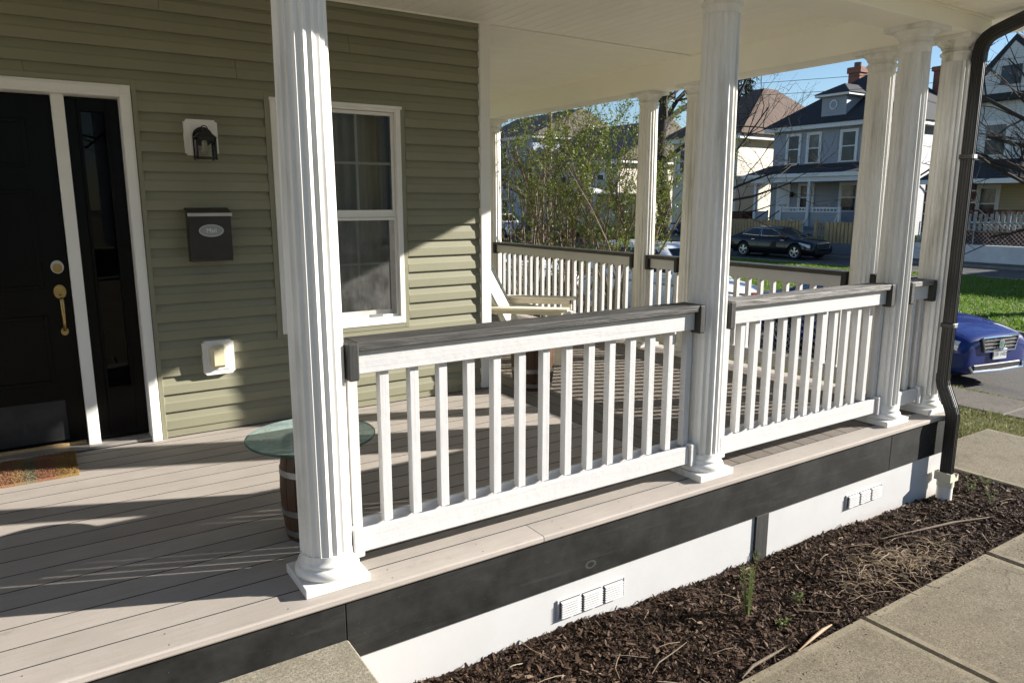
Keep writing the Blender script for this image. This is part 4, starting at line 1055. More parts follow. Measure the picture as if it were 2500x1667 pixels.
# ------------------------------------------------------------------ cars
def loft(sections):
    m = MB(); n = len(sections[0]); vs = [p for s in sections for p in s]; fs = []
    for i in range(len(sections)-1):
        for k in range(n): fs.append((i*n+k,i*n+(k+1)%n,(i+1)*n+(k+1)%n,(i+1)*n+k))
    fs += [tuple(range(n-1,-1,-1)), tuple(range((len(sections)-1)*n,len(sections)*n))]
    return m.add(vs,fs)
def bake(me, name, subs=0, cutters=()):
    o = bpy.data.objects.new(name, me); COL.objects.link(o); tmp = [o]
    if subs: md = o.modifiers.new('s','SUBSURF'); md.levels = subs; md.render_levels = subs
    for c in cutters:
        co = bpy.data.objects.new('c', c); COL.objects.link(co); tmp.append(co)
        b = o.modifiers.new('b','BOOLEAN'); b.operation = 'DIFFERENCE'; b.object = co; b.solver = 'EXACT'
    dg = bpy.context.evaluated_depsgraph_get(); dg.update()
    r = bpy.data.meshes.new_from_object(o.evaluated_get(dg)); r.name = name
    for t in tmp: bpy.data.objects.remove(t)
    r.polygons.foreach_set('use_smooth', [True]*len(r.polygons))
    bm = bmesh.new(); bm.from_mesh(r)
    for e in bm.edges:
        if len(e.link_faces) == 2 and e.calc_face_angle(0) > R(38): e.smooth = False
    bm.to_mesh(r); bm.free(); return r
def car(loc, rz, label, paint_, L=4.85, Wd=1.84, H=1.46, hood=.93, belt=.98, wr=.335, fo=.92, wb=2.78, cab=(-1.85,-.95,.42,1.28), rim='rim_silver', kind='sedan', grille='chrome', nose=.72, gw=.52):
    """x forward, origin on the ground at mid length; cab = rear base, rear roof, front roof, windscreen base"""
    t = thing('parked_car', loc, label, 'car', 'cars parked along the two streets', rz)
    hw = Wd/2; f = L/2; b = -L/2; xf = f-fo; xr = xf-wb
    st = []   # x, z bottom, z top, half width, top inset
    rear_top = belt+.04 if kind == 'sedan' else belt+.02
    for x,zb,zt,w,ins in ((b,.42,rear_top-.16,hw*.72,.16),(b+.05,.30,rear_top-.05,hw*.88,.15),(b+.35,.22,rear_top,hw*.97,.14),(xr,.20,rear_top+.01,hw,.12),(cab[0]+.5,.19,belt,hw,.10),(0,.19,belt-.01,hw,.10),(cab[3]-.15,.19,belt-.02,hw,.10),(xf,.19,hood+.0,hw,.16),(f-.45,.19,hood-.06,hw*.975,.2),(f-.16,.19,hood-.13,hw*.90,.2),(f-.03,.20,nose,hw*.78,.2),(f,.28,nose-.08,hw*.70,.2)):
        s = [(x,-w*.86,zb),(x,-w,zb+.10),(x,-w,zb+.5*(zt-zb)),(x,-(w-.03),zt-.10),(x,-(w-ins),zt-.012),(x,-w*.35,zt+.012),(x,w*.35,zt+.012),(x,(w-ins),zt-.012),(x,(w-.03),zt-.10),(x,w,zb+.5*(zt-zb)),(x,w,zb+.10),(x,w*.86,zb)]
        st.append(s)
    bodym = loft(st).mesh('body', M[paint_])
    cut = []
    for x in (xf,xr):
        c = MB(); c.tube([(x,-hw-.2,wr+.01),(x,-hw+.26,wr+.01)], wr+.055, 28); c.tube([(x,hw-.26,wr+.01),(x,hw+.2,wr+.01)], wr+.055, 28); cut.append(c.mesh('c', M[paint_]))
    bme = bake(bodym,'body',2,cut); bo = obj('body', bme, t)
    bvh = BVHTree.FromPolygons([v.co.copy() for v in bme.vertices], [tuple(p.vertices) for p in bme.polygons])
    def side(x, z, s_, off=.004):
        h_ = bvh.ray_cast(Vector((x,s_*3,z)), Vector((0,-s_,0)))
        return None if h_[0] is None or abs(h_[0].y) < .3 else tuple(h_[0]+Vector((0,s_*off,0)))
    def topz(x, y, off=.003):
        h_ = bvh.ray_cast(Vector((x,y,4)), Vector((0,0,-1)))
        return None if h_[0] is None else tuple(h_[0]+Vector((0,0,off)))
    sm_ = MB()
    for s_ in (-1,1):
        for xs in (cab[3]-.42, (cab[0]+cab[3])/2-.12, cab[0]+.62):
            pts_ = [side(xs+.05*math.sin(q_*2.2), .30+(belt-.40)*q_, s_, .0) for q_ in (0,.15,.3,.45,.6,.75,.9,1)]
            pts_ = [p_ for p_ in pts_ if p_]
            if len(pts_) > 2: sm_.tube(pts_, .006, 4, False)
        pts_ = [topz(cab[3]+(f-.14-cab[3])*q_, s_*hw*(.80-.16*q_), .0) for q_ in (0,.2,.4,.6,.8,.97)]; pts_ = [p_ for p_ in pts_ if p_]
        if len(pts_) > 2: sm_.tube(pts_, .006, 4, False)
        pts_ = [side(b+.5+(L-1.0)*q_, .30, s_, .0) for q_ in (.3,.4,.5,.6,.66)]; pts_ = [p_ for p_ in pts_ if p_]
        if len(pts_) > 2: sm_.tube(pts_, .006, 4, False)
    obj('panel_gap', sm_.mesh('panel_gap', M['under_black']), bo)
    ub = MB(); ub.box(b+.3,f-.3,-hw+.3,hw-.3,.17,.6)
    obj('underbody', ub.mesh('underbody', M['under_black']), t)
    # cabin
    x0,x1,x2,x3 = cab; zb = belt-.05; zt = H; wb_ = hw-.10; wt = hw-.30
    def ring(z):
        q = (z-zb)/(zt-zb); q2 = q**.85
        xa = x0+(x1-x0)*q2; xb = x3+(x2-x3)*q2; w = wb_+(wt-wb_)*q
        return xa,xb,w
    secs = []
    for z in (zb, zb+.5*(zt-zb), zt-.045, zt):
        xa,xb,w = ring(z)
        if z == zt: xa += .14; xb -= .14; w -= .10
        secs.append([(xa,-w*.86,z),(xa+.12,-w,z),(xb-.16,-w,z),(xb,-w*.84,z),(xb+.03,0,z),(xb,w*.84,z),(xb-.16,w,z),(xa+.12,w,z),(xa,w*.86,z),(xa-.03,0,z)])
    rf_ = obj('roof', bake(loft(secs).mesh('roof', M[paint_]),'roof',0), t)
    def sidept(x, q, s):
        z = zb+.5*0+(zt-.045-zb)*q; xa,xb,w = ring(z); return (x, s*(w+.006), z)
    def sx(frac, q):   # x at fraction of the window band at height q
        z = zb+(zt-.045-zb)*q; xa,xb,w = ring(z); return xa+.20+(xb-.24-xa-.20)*frac
    for s in (-1,1):
        for f0,f1 in ((.0,.47),(.51,1.0)):
            pts = []
            for fr_,q in ((f0,.20),(f1,.20),(f1,.90),(f0,.90)):
                pts.append(sidept(sx(fr_,q), q, s))
            if f0 == 0: pts[0] = sidept(sx(.06,.3), .3, s)
            m = MB(); m.add(pts, [(0,1,2,3)]); w_ = obj('side_window', m.mesh('side_window', M['car_glass']), t)
            m = MB(); loop = pts+[pts[0]]; m.tube([(p[0],p[1]+s*.002,p[2]) for p in loop], .011, 4); obj('window_trim', m.mesh('window_trim', M['chrome' if grille == 'chrome' else paint_]), w_)
        for fr_ in (.42,.93):
            m = MB(); xx = sx(fr_,0)-.05; m.cbox(xx-.10,xx+.10,s*hw-.015,s*hw+.022,belt-.145,belt-.115,.006); obj('door_handle', m.mesh('door_handle', M['chrome']), t)
        m = MB(); m.cbox(x3-.62,x3-.42,s*(hw-.02) if s>0 else -hw-.15,s*hw+.15 if s>0 else -(hw-.02),belt-.01,belt+.12,.03); obj('mirror', m.mesh('mirror', M[paint_]), t)
    for nm,fr_ in (('windscreen',1),('rear_window',0)):
        pts = []
        for q,k in ((.14,-1),(.14,1),(.93,1),(.93,-1)):
            z = zb+(zt-.045-zb)*q; xa,xb,w = ring(z); xx = xb+.012 if fr_ else xa-.012
            pts.append((xx,k*w*.80,z))
        mid = [((pts[0][0])+(.034 if fr_ else -.034),0,pts[0][2]),((pts[3][0])+(.034 if fr_ else -.034),0,pts[3][2])]
        m = MB(); m.add([pts[0],mid[0],mid[1],pts[3],pts[1],pts[2]], [(0,1,2,3),(1,4,5,2)]); obj(nm, m.mesh(nm, M['car_glass'], smooth=True), t)
    # wheels
    for x in (xf,xr):
        for s in (-1,1):
            y = s*(hw-.115)
            m = MB(); prof_ = [(wr*.66,-.10),(wr*.93,-.105),(wr,-.08),(wr,.08),(wr*.93,.105),(wr*.66,.10)]
            vs = []; n = 32
            for r,a in prof_:
                for i in range(n): q = 2*math.pi*i/n; vs.append((x+r*math.cos(q), y+s*a, wr+r*math.sin(q)))
            fs_ = [(j*n+i,j*n+(i+1)%n,(j+1)*n+(i+1)%n,(j+1)*n+i) for j in range(5) for i in range(n)]
            m.add(vs,fs_); wh = obj('wheel', m.mesh('wheel', M['rubber'], smooth=True, angle=50), t)
            m = MB(); m.tube([(x,y-s*.09,wr),(x,y+s*.02,wr)], wr*.665, 28); obj('wheel_well', m.mesh('wheel_well', M['rim_dark']), wh)
            m = MB()
            for k in range(5):
                for dd in (-.16,.16):
                    q = 2*math.pi*k/5+.3+dd*.55; q2 = 2*math.pi*k/5+.3+dd
                    m.beam((x+.05*math.cos(q),y+s*.085,wr+.05*math.sin(q)),(x+wr*.66*math.cos(q2),y+s*.075,wr+wr*.66*math.sin(q2)),.030,.03,(0,s,0))
            m.tube([(x,y+s*.04,wr),(x,y+s*.098,wr)], .055, 14)
            vs = []
            for r,a in ((wr*.62,.06),(wr*.62,.095),(wr*.68,.10),(wr*.68,.06)):
                for i in range(n): q = 2*math.pi*i/n; vs.append((x+r*math.cos(q), y+s*a, wr+r*math.sin(q)))
            m.add(vs,[(j*n+i,j*n+(i+1)%n,(j+1)*n+(i+1)%n,(j+1)*n+i) for j in range(3) for i in range(n)])
            obj('rim', m.mesh('rim', M[rim]), wh)
    # lights
    for s in (-1,1):
        gx = [f-.13-.50*i_/9 for i_ in range(10)]; vs_ = []; fs_ = []
        for i_,xx in enumerate(gx):
            q_ = i_/9; zlo = nose-.20+.20*q_; zhi = nose-.06+.095*q_; zlo = min(zlo, zhi-.012)
            for j_ in range(4):
                p_ = side(xx, zlo+(zhi-zlo)*j_/3, s, .005)
                vs_.append(p_ or (xx, s*hw*.7, zlo+(zhi-zlo)*j_/3))
        fs_ = [(i_*4+j_,(i_+1)*4+j_,(i_+1)*4+j_+1,i_*4+j_+1) for i_ in range(9) for j_ in range(3)]
        m2 = MB(); m2.add(vs_, fs_); obj('headlight', m2.mesh('headlight', M['lamp_clear'], smooth=True), t)
        m = MB(); m.cbox(b-.015,b+.22,s*hw*.62 if s>0 else -hw*.90,s*hw*.90 if s>0 else -hw*.62,rear_top-.20,rear_top-.07,.02); obj('tail_light', m.mesh('tail_light', M['lamp_red']), t)
    m = MB(); m.cbox(f-.10,f+.012,-hw*gw,hw*gw,nose-.22,nose-.02,.015); gr = obj('grille', m.mesh('grille', M['grille_black']), t)
    m = MB(); m.tube([(f+.01,-hw*gw,nose-.01),(f+.03,0,nose+.0),(f+.01,hw*gw,nose-.01),(f+.015,hw*gw*.85,nose-.225),(f+.02,0,nose-.23),(f+.015,-hw*gw*.85,nose-.225),(f+.01,-hw*gw,nose-.01)], .016, 6)
    for k in range(3): m.beam((f+.014,-hw*gw*.9,nose-.06-.055*k),(f+.014,hw*gw*.9,nose-.06-.055*k),.012,.012)
    obj('grille_bars', m.mesh('grille_bars', M['chrome']), gr)
    m = MB(); m.cbox(f-.12,f+.008,-hw*.60,hw*.60,.255,.38,.02); obj('lower_intake', m.mesh('lower_intake', M['grille_black']), t)
    return t, f, hw, nose
# near blue car: nose towards the camera's right
def dir_y(): return R(-90)
tcar, f_, hw_, ns_ = car((12.02,4.985,-1.40), R(-100), 'shiny dark blue car parked on the near street, nose beside the downspout', 'paint_blue', rim='rim_silver', hood=.97, nose=.80, belt=1.0, H=1.42, wr=.335, fo=.88, gw=.45)
def cadd(name, m, mat, parent=None, **k): return obj(name, m.mesh(name, M[mat], **k), parent or tcar)
m = MB(); m.cbox(f_+.012,f_+.03,-.155,.155,.44,.60,.004); pl = cadd('licence_plate', m, 'plate_white')
o = obj('lettering', text_mesh('ESV 1435', .085, mat='plate_ink'), pl); o.location = (f_+.0312,0,.515); o.rotation_euler = (R(90),0,R(90))
m = MB(); m.tube([(f_-.02,-.62,.36),(f_+.012,-.58,.27),(f_+.03,0,.26),(f_+.012,.58,.27),(f_-.02,.62,.36)], .022, 8); cadd('bumper_trim', m, 'chrome')
m = MB()
sh_ = [(a*.72,b*.72) for a,b in [(-.075,.085),(0,.10),(.075,.085),(.078,0),(.05,-.07),(0,-.105),(-.05,-.07),(-.078,0)]]
m.prism([(a,ns_-.125+b) for a,b in sh_], 'x', f_+.022, f_+.040); em = cadd('emblem', m, 'chrome')
m = MB(); m.prism([(a*.62,ns_-.120+b*.6) for a,b in sh_], 'x', f_+.0395, f_+.044); cadd('emblem_shield', m, 'emblem_green', em)
m = MB()
for k in range(16):
    q = math.pi*(.12+.76*k/15) + math.pi
    for sgn in (1,):
        m.tube([(f_+.043,.066*math.cos(q*1.0),ns_-.118+.080*math.sin(q)),(f_+.046,.084*math.cos(q+.12),ns_-.118+.096*math.sin(q+.12))], .007, 5)
cadd('emblem_wreath', m, 'chrome', em)
for s in (-1,1):
    m = MB(); m.cbox(f_-.62,f_-.50,s*hw_*.99 if s>0 else -hw_*.99-.012,s*hw_*.99+.012 if s>0 else -hw_*.99,.52,.60,.005); cadd('side_marker', m, 'lamp_amber')
car((28.15,19.25,-1.05), R(-90), 'dark navy sedan parked across the far street before the pine fence', 'paint_navy', L=4.72, fo=.82, H=1.40, belt=.95, hood=.93, nose=.72, cab=(-2.15,-.95,.20,1.42), rim='rim_silver')
car((28.15,25.6,-1.05), R(-90), 'black car parked close behind the navy sedan', 'paint_black', H=1.45, grille='dark')
car((12.25,10.4,-1.40), R(-90), 'white van-like car parked on the near street, roof showing over the side railing', 'paint_white', L=4.9, H=1.86, belt=1.10, hood=1.08, nose=.82, cab=(-2.30,-2.05,.35,1.45), kind='van', wr=.34)
car((27.6,42.2,-1.05), R(-90), 'white car far up the street beside the farthest column', 'paint_white', H=1.72, belt=1.08, hood=1.05, cab=(-2.1,-1.8,.3,1.3), kind='van')
car((27.6,36.6,-1.05), R(-90), 'dark car far up the street seen behind the shrub stems', 'paint_black', H=1.46)
car((12.3,17.2,-1.40), R(-90), 'silver car on the near street glimpsed between the far railing balusters', 'paint_silver', H=1.5)

# ------------------------------------------------------------------ houses across the street
def wbox(t, name, mat, *b): return MB().box(*b).build(name, M[mat], t)
def hip(t, name, mat, x0,x1,y0,y1,z0,z1,rx=None,ry=0, th=.22):
    m = MB(); cx = (x0+x1)/2; cy = (y0+y1)/2; rx = rx or 0
    a = [(x0,y0,z0),(x1,y0,z0),(x1,y1,z0),(x0,y1,z0)]
    tp = [(cx-rx,cy-ry,z1),(cx+rx,cy-ry,z1),(cx+rx,cy+ry,z1),(cx-rx,cy+ry,z1)]
    m.add(a+tp,[(3,2,1,0),(0,1,5,4),(1,2,6,5),(2,3,7,6),(3,0,4,7),(4,5,6,7)]); return m.build(name, M[mat], t)
def far_window(t, x, y0, y1, z0, z1, pane='far_glass', tr=.11, face='x'):
    m = MB()
    if face == 'x':
        m.box(x-.06,x,y0,y0+tr,z0,z1); m.box(x-.06,x,y1-tr,y1,z0,z1); m.box(x-.06,x,y0+tr,y1-tr,z1-tr*1.3,z1); m.box(x-.08,x,y0-.03,y1+.03,z0-.06,z0)
        wn_ = m.build('window', M['far_white'], t)
        zc = (z0+z1)/2-.05
        MB().box(x-.045,x-.005,y0+tr,y1-tr,zc-.03,zc+.03).build('sash_rail', M['far_white'], wn_)
        for ya in (y0+tr,y1-tr-.05): MB().box(x-.035,x-.006,ya,ya+.05,z0,z1-tr*1.3).build('sash', M['far_white'], wn_)
        MB().box(x-.025,x-.003,y0+tr+.05,y1-tr-.05,zc+.03,z1-tr*1.3).build('pane', M[pane], wn_)
        MB().box(x-.025,x-.003,y0+tr+.05,y1-tr-.05,z0,zc-.03).build('pane', M['far_glass'], wn_)
    else:
        m.box(y0,y1,x-.06,x,z0,z1); wn_ = m.build('window', M['far_white'], t)
        MB().box(y0+tr,y1-tr,x-.07,x-.061,z0+tr,z1-tr).build('pane', M[pane], wn_)
    return wn_
# grey foursquare
gh = thing('grey_house', (40,22.4,-.3), 'grey-blue two-storey house with dormer and brick chimney across the street', 'house')
GX = 36.0
wbox(gh,'wall','lap_grey', GX,46,18.9,25.9,-.4,5.45)
m = MB(); m.cbox(GX-.42,46.4,18.45,26.30,5.38,5.62,.01); m.build('eave', M['far_trim'], gh)
hip(gh,'roof','shingle_dark', GX-.50,46.5,18.35,26.40,5.62,8.75, .8, .3)
# dormer
d = MB(); d.box(36.12,41,21.55,23.02,5.45,7.06); dmr = d.build('dormer', M['lap_grey'], gh)
MB().box(36.08,36.12,21.5,23.08,5.60,5.76).build('dormer_skirt', M['far_trim'], dmr)
MB().cbox(35.85,41,21.28,23.32,7.03,7.16,.01).build('dormer_eave', M['far_white'], dmr)
m = MB(); m.add([(35.80,21.22,7.16),(41.5,21.22,7.16),(41.5,23.38,7.16),(35.80,23.38,7.16),(36.95,22.30,7.78),(41.5,22.30,7.78)], [(0,1,5,4),(1,2,5),(2,3,4,5),(3,0,4),(3,2,1,0)]); m.build('dormer_roof', M['shingle_dark'], dmr)
m = MB(); m.prism([(22.30+.24*math.cos(R(22.5+45*i)),6.60+.27*math.sin(R(22.5+45*i))) for i in range(8)], 'x', 36.07, 36.12); ov = m.build('octagon_vent', M['far_trim'], dmr)
m = MB(); m.prism([(22.30+.18*math.cos(R(22.5+45*i)),6.60+.20*math.sin(R(22.5+45*i))) for i in range(8)], 'x', 36.06, 36.07); m.build('vent_face', M['lap_grey'], ov)
c = MB(); c.box(39.7,40.4,23.22,23.92,6.5,8.95); chm = c.build('chimney', M['brick_red'], gh)
m = MB(); m.cbox(39.62,40.48,23.14,24.0,8.72,9.05,.02); m.build('chimney_crown', M['brick_red'], chm)
m = MB(); m.lathe([(.20,0),(.20,.28),(.16,.28)],14,(40.05,23.6,9.05)); m.build('chimney_pot', M['concrete_far'], chm)
m = MB(); m.box(39.67,40.43,23.19,23.95,7.55,7.95); m.build('flashing', M['far_white'], chm)
c = MB(); c.box(43.2,43.9,20.2,20.9,6.5,8.9); c2 = c.build('chimney', M['brick_red'], gh); MB().cbox(43.1,44,20.1,21,8.75,9.0,.02).build('chimney_crown', M['brick_red'], c2)
for y0,y1 in ((24.05,25.02),(22.77,23.70),(20.63,21.67)): far_window(gh, GX, y0,y1,3.62,5.24, 'far_glass_pale' if y0 > 22.5 and y0 < 24 else 'far_glass')
# its porch
PX = 33.9
wbox(gh,'porch_floor','porch_floor_grey', PX,GX,18.9,25.75,.02,.18)
wbox(gh,'porch_skirt','lap_grey', PX+.05,PX+.1,18.9,25.75,-.4,.02)
m = MB(); m.add([(PX-.30,18.6,2.92),(PX-.30,26.05,2.92),(GX,26.05,3.52),(GX,18.6,3.52),(PX-.30,18.6,2.80),(PX-.30,26.05,2.80),(GX,26.05,2.80),(GX,18.6,2.80)],[(0,1,2,3),(4,7,6,5),(0,4,5,1),(1,5,6,2),(3,7,4,0)]); pr2 = m.build('porch_roof', M['shingle_dark'], gh)
MB().cbox(PX-.34,PX-.29,18.55,26.1,2.74,2.94,.01).build('porch_gutter', M['far_white'], pr2)
MB().box(PX-.22,PX+.02,18.7,25.9,2.50,2.80).build('porch_beam', M['far_trim'], pr2)
for y in (18.95,21.85,25.28):
    MB().cbox(PX-.09,PX+.07,y-.08,y+.08,.18,2.50,.01).build('porch_post', M['far_trim'], gh)
m = MB(); m.tube([(PX-.15,21.75,2.5),(PX-.15,21.75,.62),(PX-.25,21.95,.35),(PX-.25,21.95,-.2)], .05, 8); m.build('porch_downspout', M['far_trim'], gh)
for y0,y1 in ((20.05,21.75),(21.95,23.5)):
    r_ = MB(); r_.cbox(PX-.03,PX+.04,y0,y1,1.10,1.18,.01); r_.cbox(PX-.02,PX+.03,y0,y1,.92,.97,.005); pr3 = r_.build('porch_rail', M['far_white'], gh)
    n_ = int((y1-y0)/.19)
    for i in range(n_): MB().box(PX-.015,PX+.025,y0+.08+i*(y1-y0-.1)/n_,y0+.12+i*(y1-y0-.1)/n_,.97,1.10).build('rail_block', M['far_white'], pr3)
    MB().box(PX,PX+.06,y0,y1,.18,.92).build('rail_panel', M['lap_grey'], pr3)
for y in (20.0,23.55): MB().cbox(PX-.06,PX+.06,y-.06,y+.06,.0,1.22,.01).build('newel_post', M['far_white'], gh)
wbox(gh,'rail_panel','lap_grey', PX,PX+.06,24.4,25.2,.18,.95)
m = MB(); m.box(GX-.05,GX,24.55,25.46,.18,2.50); dr = m.build('door', M['far_white'], gh); MB().box(GX-.07,GX-.051,24.70,25.33,.25,2.32).build('door_panel', M['far_trim'], dr); MB().box(GX-.10,GX-.07,24.76,24.83,1.2,1.3).build('door_knob', M['brass'], dr)
m = MB(); m.box(GX-.2,GX,24.36,24.46,1.72,2.02); m.build('porch_light', M['black_metal'], gh)
far_window(gh, GX, 22.98,24.02,1.0,2.49,'far_glass_pale'); far_window(gh, GX, 20.35,21.47,1.0,2.48,'far_glass_pale')
for i in range(4): wbox(gh,'porch_step','porch_floor_grey', PX-.30*(i+1),PX-.30*i-.002,23.65,24.35,-.4,.12-.14*i)
for y in (23.62,24.38): 
    m = MB(); m.beam((PX,y,1.0),(PX-1.2,y,.45),.04,.05); m.beam((PX-1.2,y,.47),(PX-1.2,y,-.4),.05,.05,(0,1,0)); m.build('stair_rail', M['black_metal'], gh)
m = MB(); m.beam((PX,20.02,1.0),(PX-1.0,19.6,.45),.05,.05); m.build('stair_rail', M['far_white'], gh)
# pine fence in front
pf = thing('pine_fence', (31.25,21,-.55), 'raw pine board fence in front of the grey house', 'fence')
yy = 20.22; rnd = random.Random(4)
while yy < 27.8:
    MB().box(31.17,31.195,yy,yy+.138,-.56,.56+rnd.uniform(-.02,.02)).build('picket', M['fence_pine'], pf); yy += .195
    MB().box(31.225,31.25,yy-.07,yy+.05,-.56,.55+rnd.uniform(-.02,.02)).build('picket', M['fence_pine'], pf)
m = MB(); m.box(31.196,31.224,20.2,27.8,.30,.40); m.box(31.196,31.224,20.2,27.8,-.40,-.30); m.build('rail', M['fence_pine'], pf)
pf2 = thing('pine_fence', (31.25,18,-.55), 'shorter pine fence length right of the garden gate', 'fence')
yy = 15.2
while yy < 18.9:
    MB().box(31.17,31.195,yy,yy+.138,-.50,.52+rnd.uniform(-.02,.02)).build('picket', M['fence_pine'], pf2); yy += .195
    MB().box(31.225,31.25,yy-.07,yy+.05,-.50,.51).build('picket', M['fence_pine'], pf2)
MB().box(31.196,31.224,15.2,18.95,.28,.38).build('rail', M['fence_pine'], pf2)
gt_ = thing('garden_gate', (31.3,19.6,-.55), 'open slatted wooden gate between the two pine fences', 'gate')
for i in range(5): MB().box(31.3+.22*i,31.36+.22*i,19.44,19.47,-.45,.50).build('slat', M['fence_pine'], gt_)
MB().box(31.15,31.27,19.38,19.50,-.56,.66).build('gate_post', M['fence_pine'], gt_); MB().box(31.3,32.3,19.475,19.50,.32,.40).build('rail', M['fence_pine'], gt_)
gw = MB().box(31.0,31.26,14.55,27.9,-1.1,-.47).build('retaining_wall', M['porch_floor_grey']); tag(gw, 'low grey retaining wall under the pine fences', 'wall')
cn = MB().lathe([(.13,0),(.13,.02),(.08,.02),(.02,.42)],14,(32.2,17.75,-.1)).build('traffic_cone', M['cone_orange']); tag(cn, 'small orange cone standing behind the right pine fence', 'cone')
# tan house to its left
th_ = thing('tan_house', (42,34,-.3), 'cream two-storey house with brown hip roof left of the grey house', 'house')
wbox(th_,'wall','lap_tan', 36.6,48,29.0,34.5,-.4,5.35)
MB().cbox(36.1,48.5,28.5,35.0,5.30,5.62,.01).build('eave', M['far_white'], th_)
hip(th_,'roof','shingle_brown', 35.9,48.7,28.3,35.2,5.62,9.0,.6,.4)
far_window(th_, 36.6, 31,32.1,3.4,5.0); far_window(th_, 36.6, 33,34.0,3.4,5.0)
wbox(th_,'bin_shed','brick_dark', 35.4,36.4,27.4,28.5,-.4,.9)
# right house
rh = thing('right_house', (40,12,-.3), 'pale two-storey house with dark brick porch at the right edge', 'house')
wbox(rh,'wall','lap_white', 36,46,11.1,15.3,2.9,5.9); wbox(rh,'ground_wall','lap_yellow', 36,46,11.1,15.3,-.4,2.9)
MB().cbox(35.6,46.4,10.8,15.6,5.86,6.16,.01).build('eave', M['shingle_dark'], rh)
m = MB(); m.add([(35.7,10.7,6.16),(35.7,15.7,6.16),(46.3,15.7,6.16),(46.3,10.7,6.16),(35.7,13.5,8.6),(46.3,13.5,8.6)],[(0,1,4),(1,2,5,4),(2,3,5),(3,0,4,5),(3,2,1,0)]); m.build('roof', M['shingle_dark'], rh)
m = MB(); m.prism([(11.2,6.17),(15.2,6.17),(13.5,8.3)], 'x', 35.66,35.72); m.build('gable', M['lap_white'], rh)
m = MB(); m.box(35.60,35.655,13.1,13.9,6.5,7.3) ; m.build('attic_window', M['far_glass'], rh)
far_window(rh, 36, 13.39,14.60,3.54,5.03,'far_glass_pale',.14); far_window(rh, 36, 11.5,12.5,3.54,5.03,'far_glass_pale',.14)
far_window(rh, 36, 13.52,14.52,.62,2.22,'far_glass_pale',.13)
m = MB(); m.add([(33.35,10.6,2.43),(33.35,15.9,2.43),(36,15.9,3.34),(36,10.6,3.34),(33.35,10.6,2.28),(33.35,15.9,2.28),(36,15.9,2.28),(36,10.6,2.28)],[(0,1,2,3),(4,7,6,5),(0,4,5,1),(1,5,6,2),(3,7,4,0)]); rp = m.build('porch_roof', M['shingle_dark'], rh)
MB().cbox(33.28,33.36,10.5,16.0,2.22,2.42,.01).build('porch_gutter', M['far_white'], rp)
for y in (15.45,13.62,11.0):
    MB().box(33.5,33.75,y-.13,y+.13,.1,2.28).build('brick_post', M['brick_dark'], rh)
    for z in (.9,1.4,1.9): MB().box(33.47,33.78,y-.15,y+.15,z,z+.05).build('post_band', M['far_trim'], rh)
m = MB(); m.tube([(33.4,15.9,2.25),(33.55,15.7,2.0),(33.6,15.6,1.8),(33.6,15.6,-.2)], .05, 8); m.build('porch_downspout', M['far_trim'], rh)
wbox(rh,'porch_floor','brick_dark', 33.5,36,10.8,15.5,-.4,.25)
pr4 = MB(); pr4.box(33.56,33.62,11.0,15.4,1.05,1.12); pr4.box(33.56,33.62,11.0,15.4,.40,.46); pr4 = pr4.build('porch_rail', M['brick_dark'], rh)
yy = 11.1
while yy < 15.3:
    MB().box(33.57,33.61,yy,yy+.06,.46,1.05).build('baluster', M['brick_dark'], pr4); yy += .21
pk = thing('picket_fence', (33.2,12.2,-.3), 'short white picket fence before the dark brick porch', 'fence')
yy = 10.9
while yy < 13.4:
    MB().box(33.18,33.20,yy,yy+.13,.25,.95).build('picket', M['picket_white_shaded'], pk); yy += .22
MB().box(33.201,33.22,10.9,13.4,.55,.62).build('rail', M['far_white'], pk)
ww_ = MB().box(31.0,31.24,3.5,14.5,-1.1,-.26).build('retaining_wall', M['wall_white_paint']); tag(ww_, 'white painted retaining wall along the far pavement', 'wall')
cl = thing('chain_link_fence', (31.1,9,-.26), 'galvanised wire fence on top of the white retaining wall', 'fence')
for y in (5,7.4,9.8,12.2,14.4): MB().tube([(31.12,y,-.26),(31.12,y,.62)], .025, 6).build('fence_post', M['galvanised'], cl)
MB().tube([(31.12,3.6,.60),(31.12,14.4,.60)], .02, 6).build('top_tube', M['galvanised'], cl)
def wire(m, axis, fixed, a, b, z0, z1, sp, r):
    n = int((b-a+(z1-z0))/sp)
    for i in range(n):
        t = a-(z1-z0)+i*sp
        for sgn in (1,-1):
            p0,p1 = ((t,z0),(t+(z1-z0),z1)) if sgn > 0 else ((t,z1),(t+(z1-z0),z0))
            # clip to a..b
            def cl_(p,q):
                (ta,za),(tb,zb) = p,q
                if ta < a: za += (zb-za)*(a-ta)/(tb-ta); ta = a
                if tb > b: zb = za+(zb-za)*(b-ta)/(tb-ta); tb = b
                return (ta,za),(tb,zb)
            if p1[0] <= a or p0[0] >= b: continue
            p0,p1 = cl_(p0,p1)
            o_ = .004*sgn
            if axis == 'y': m.tube([(fixed+o_,p0[0],p0[1]),(fixed+o_,p1[0],p1[1])], r, 3, False)
            else: m.tube([(p0[0],fixed+o_,p0[1]),(p1[0],fixed+o_,p1[1])], r, 3, False)
m = MB(); wire(m,'y',31.12,3.6,14.4,-.24,.60,.16,.006); o = m.build('wire_mesh', M['galvanised'], cl); o['kind'] = 'stuff'
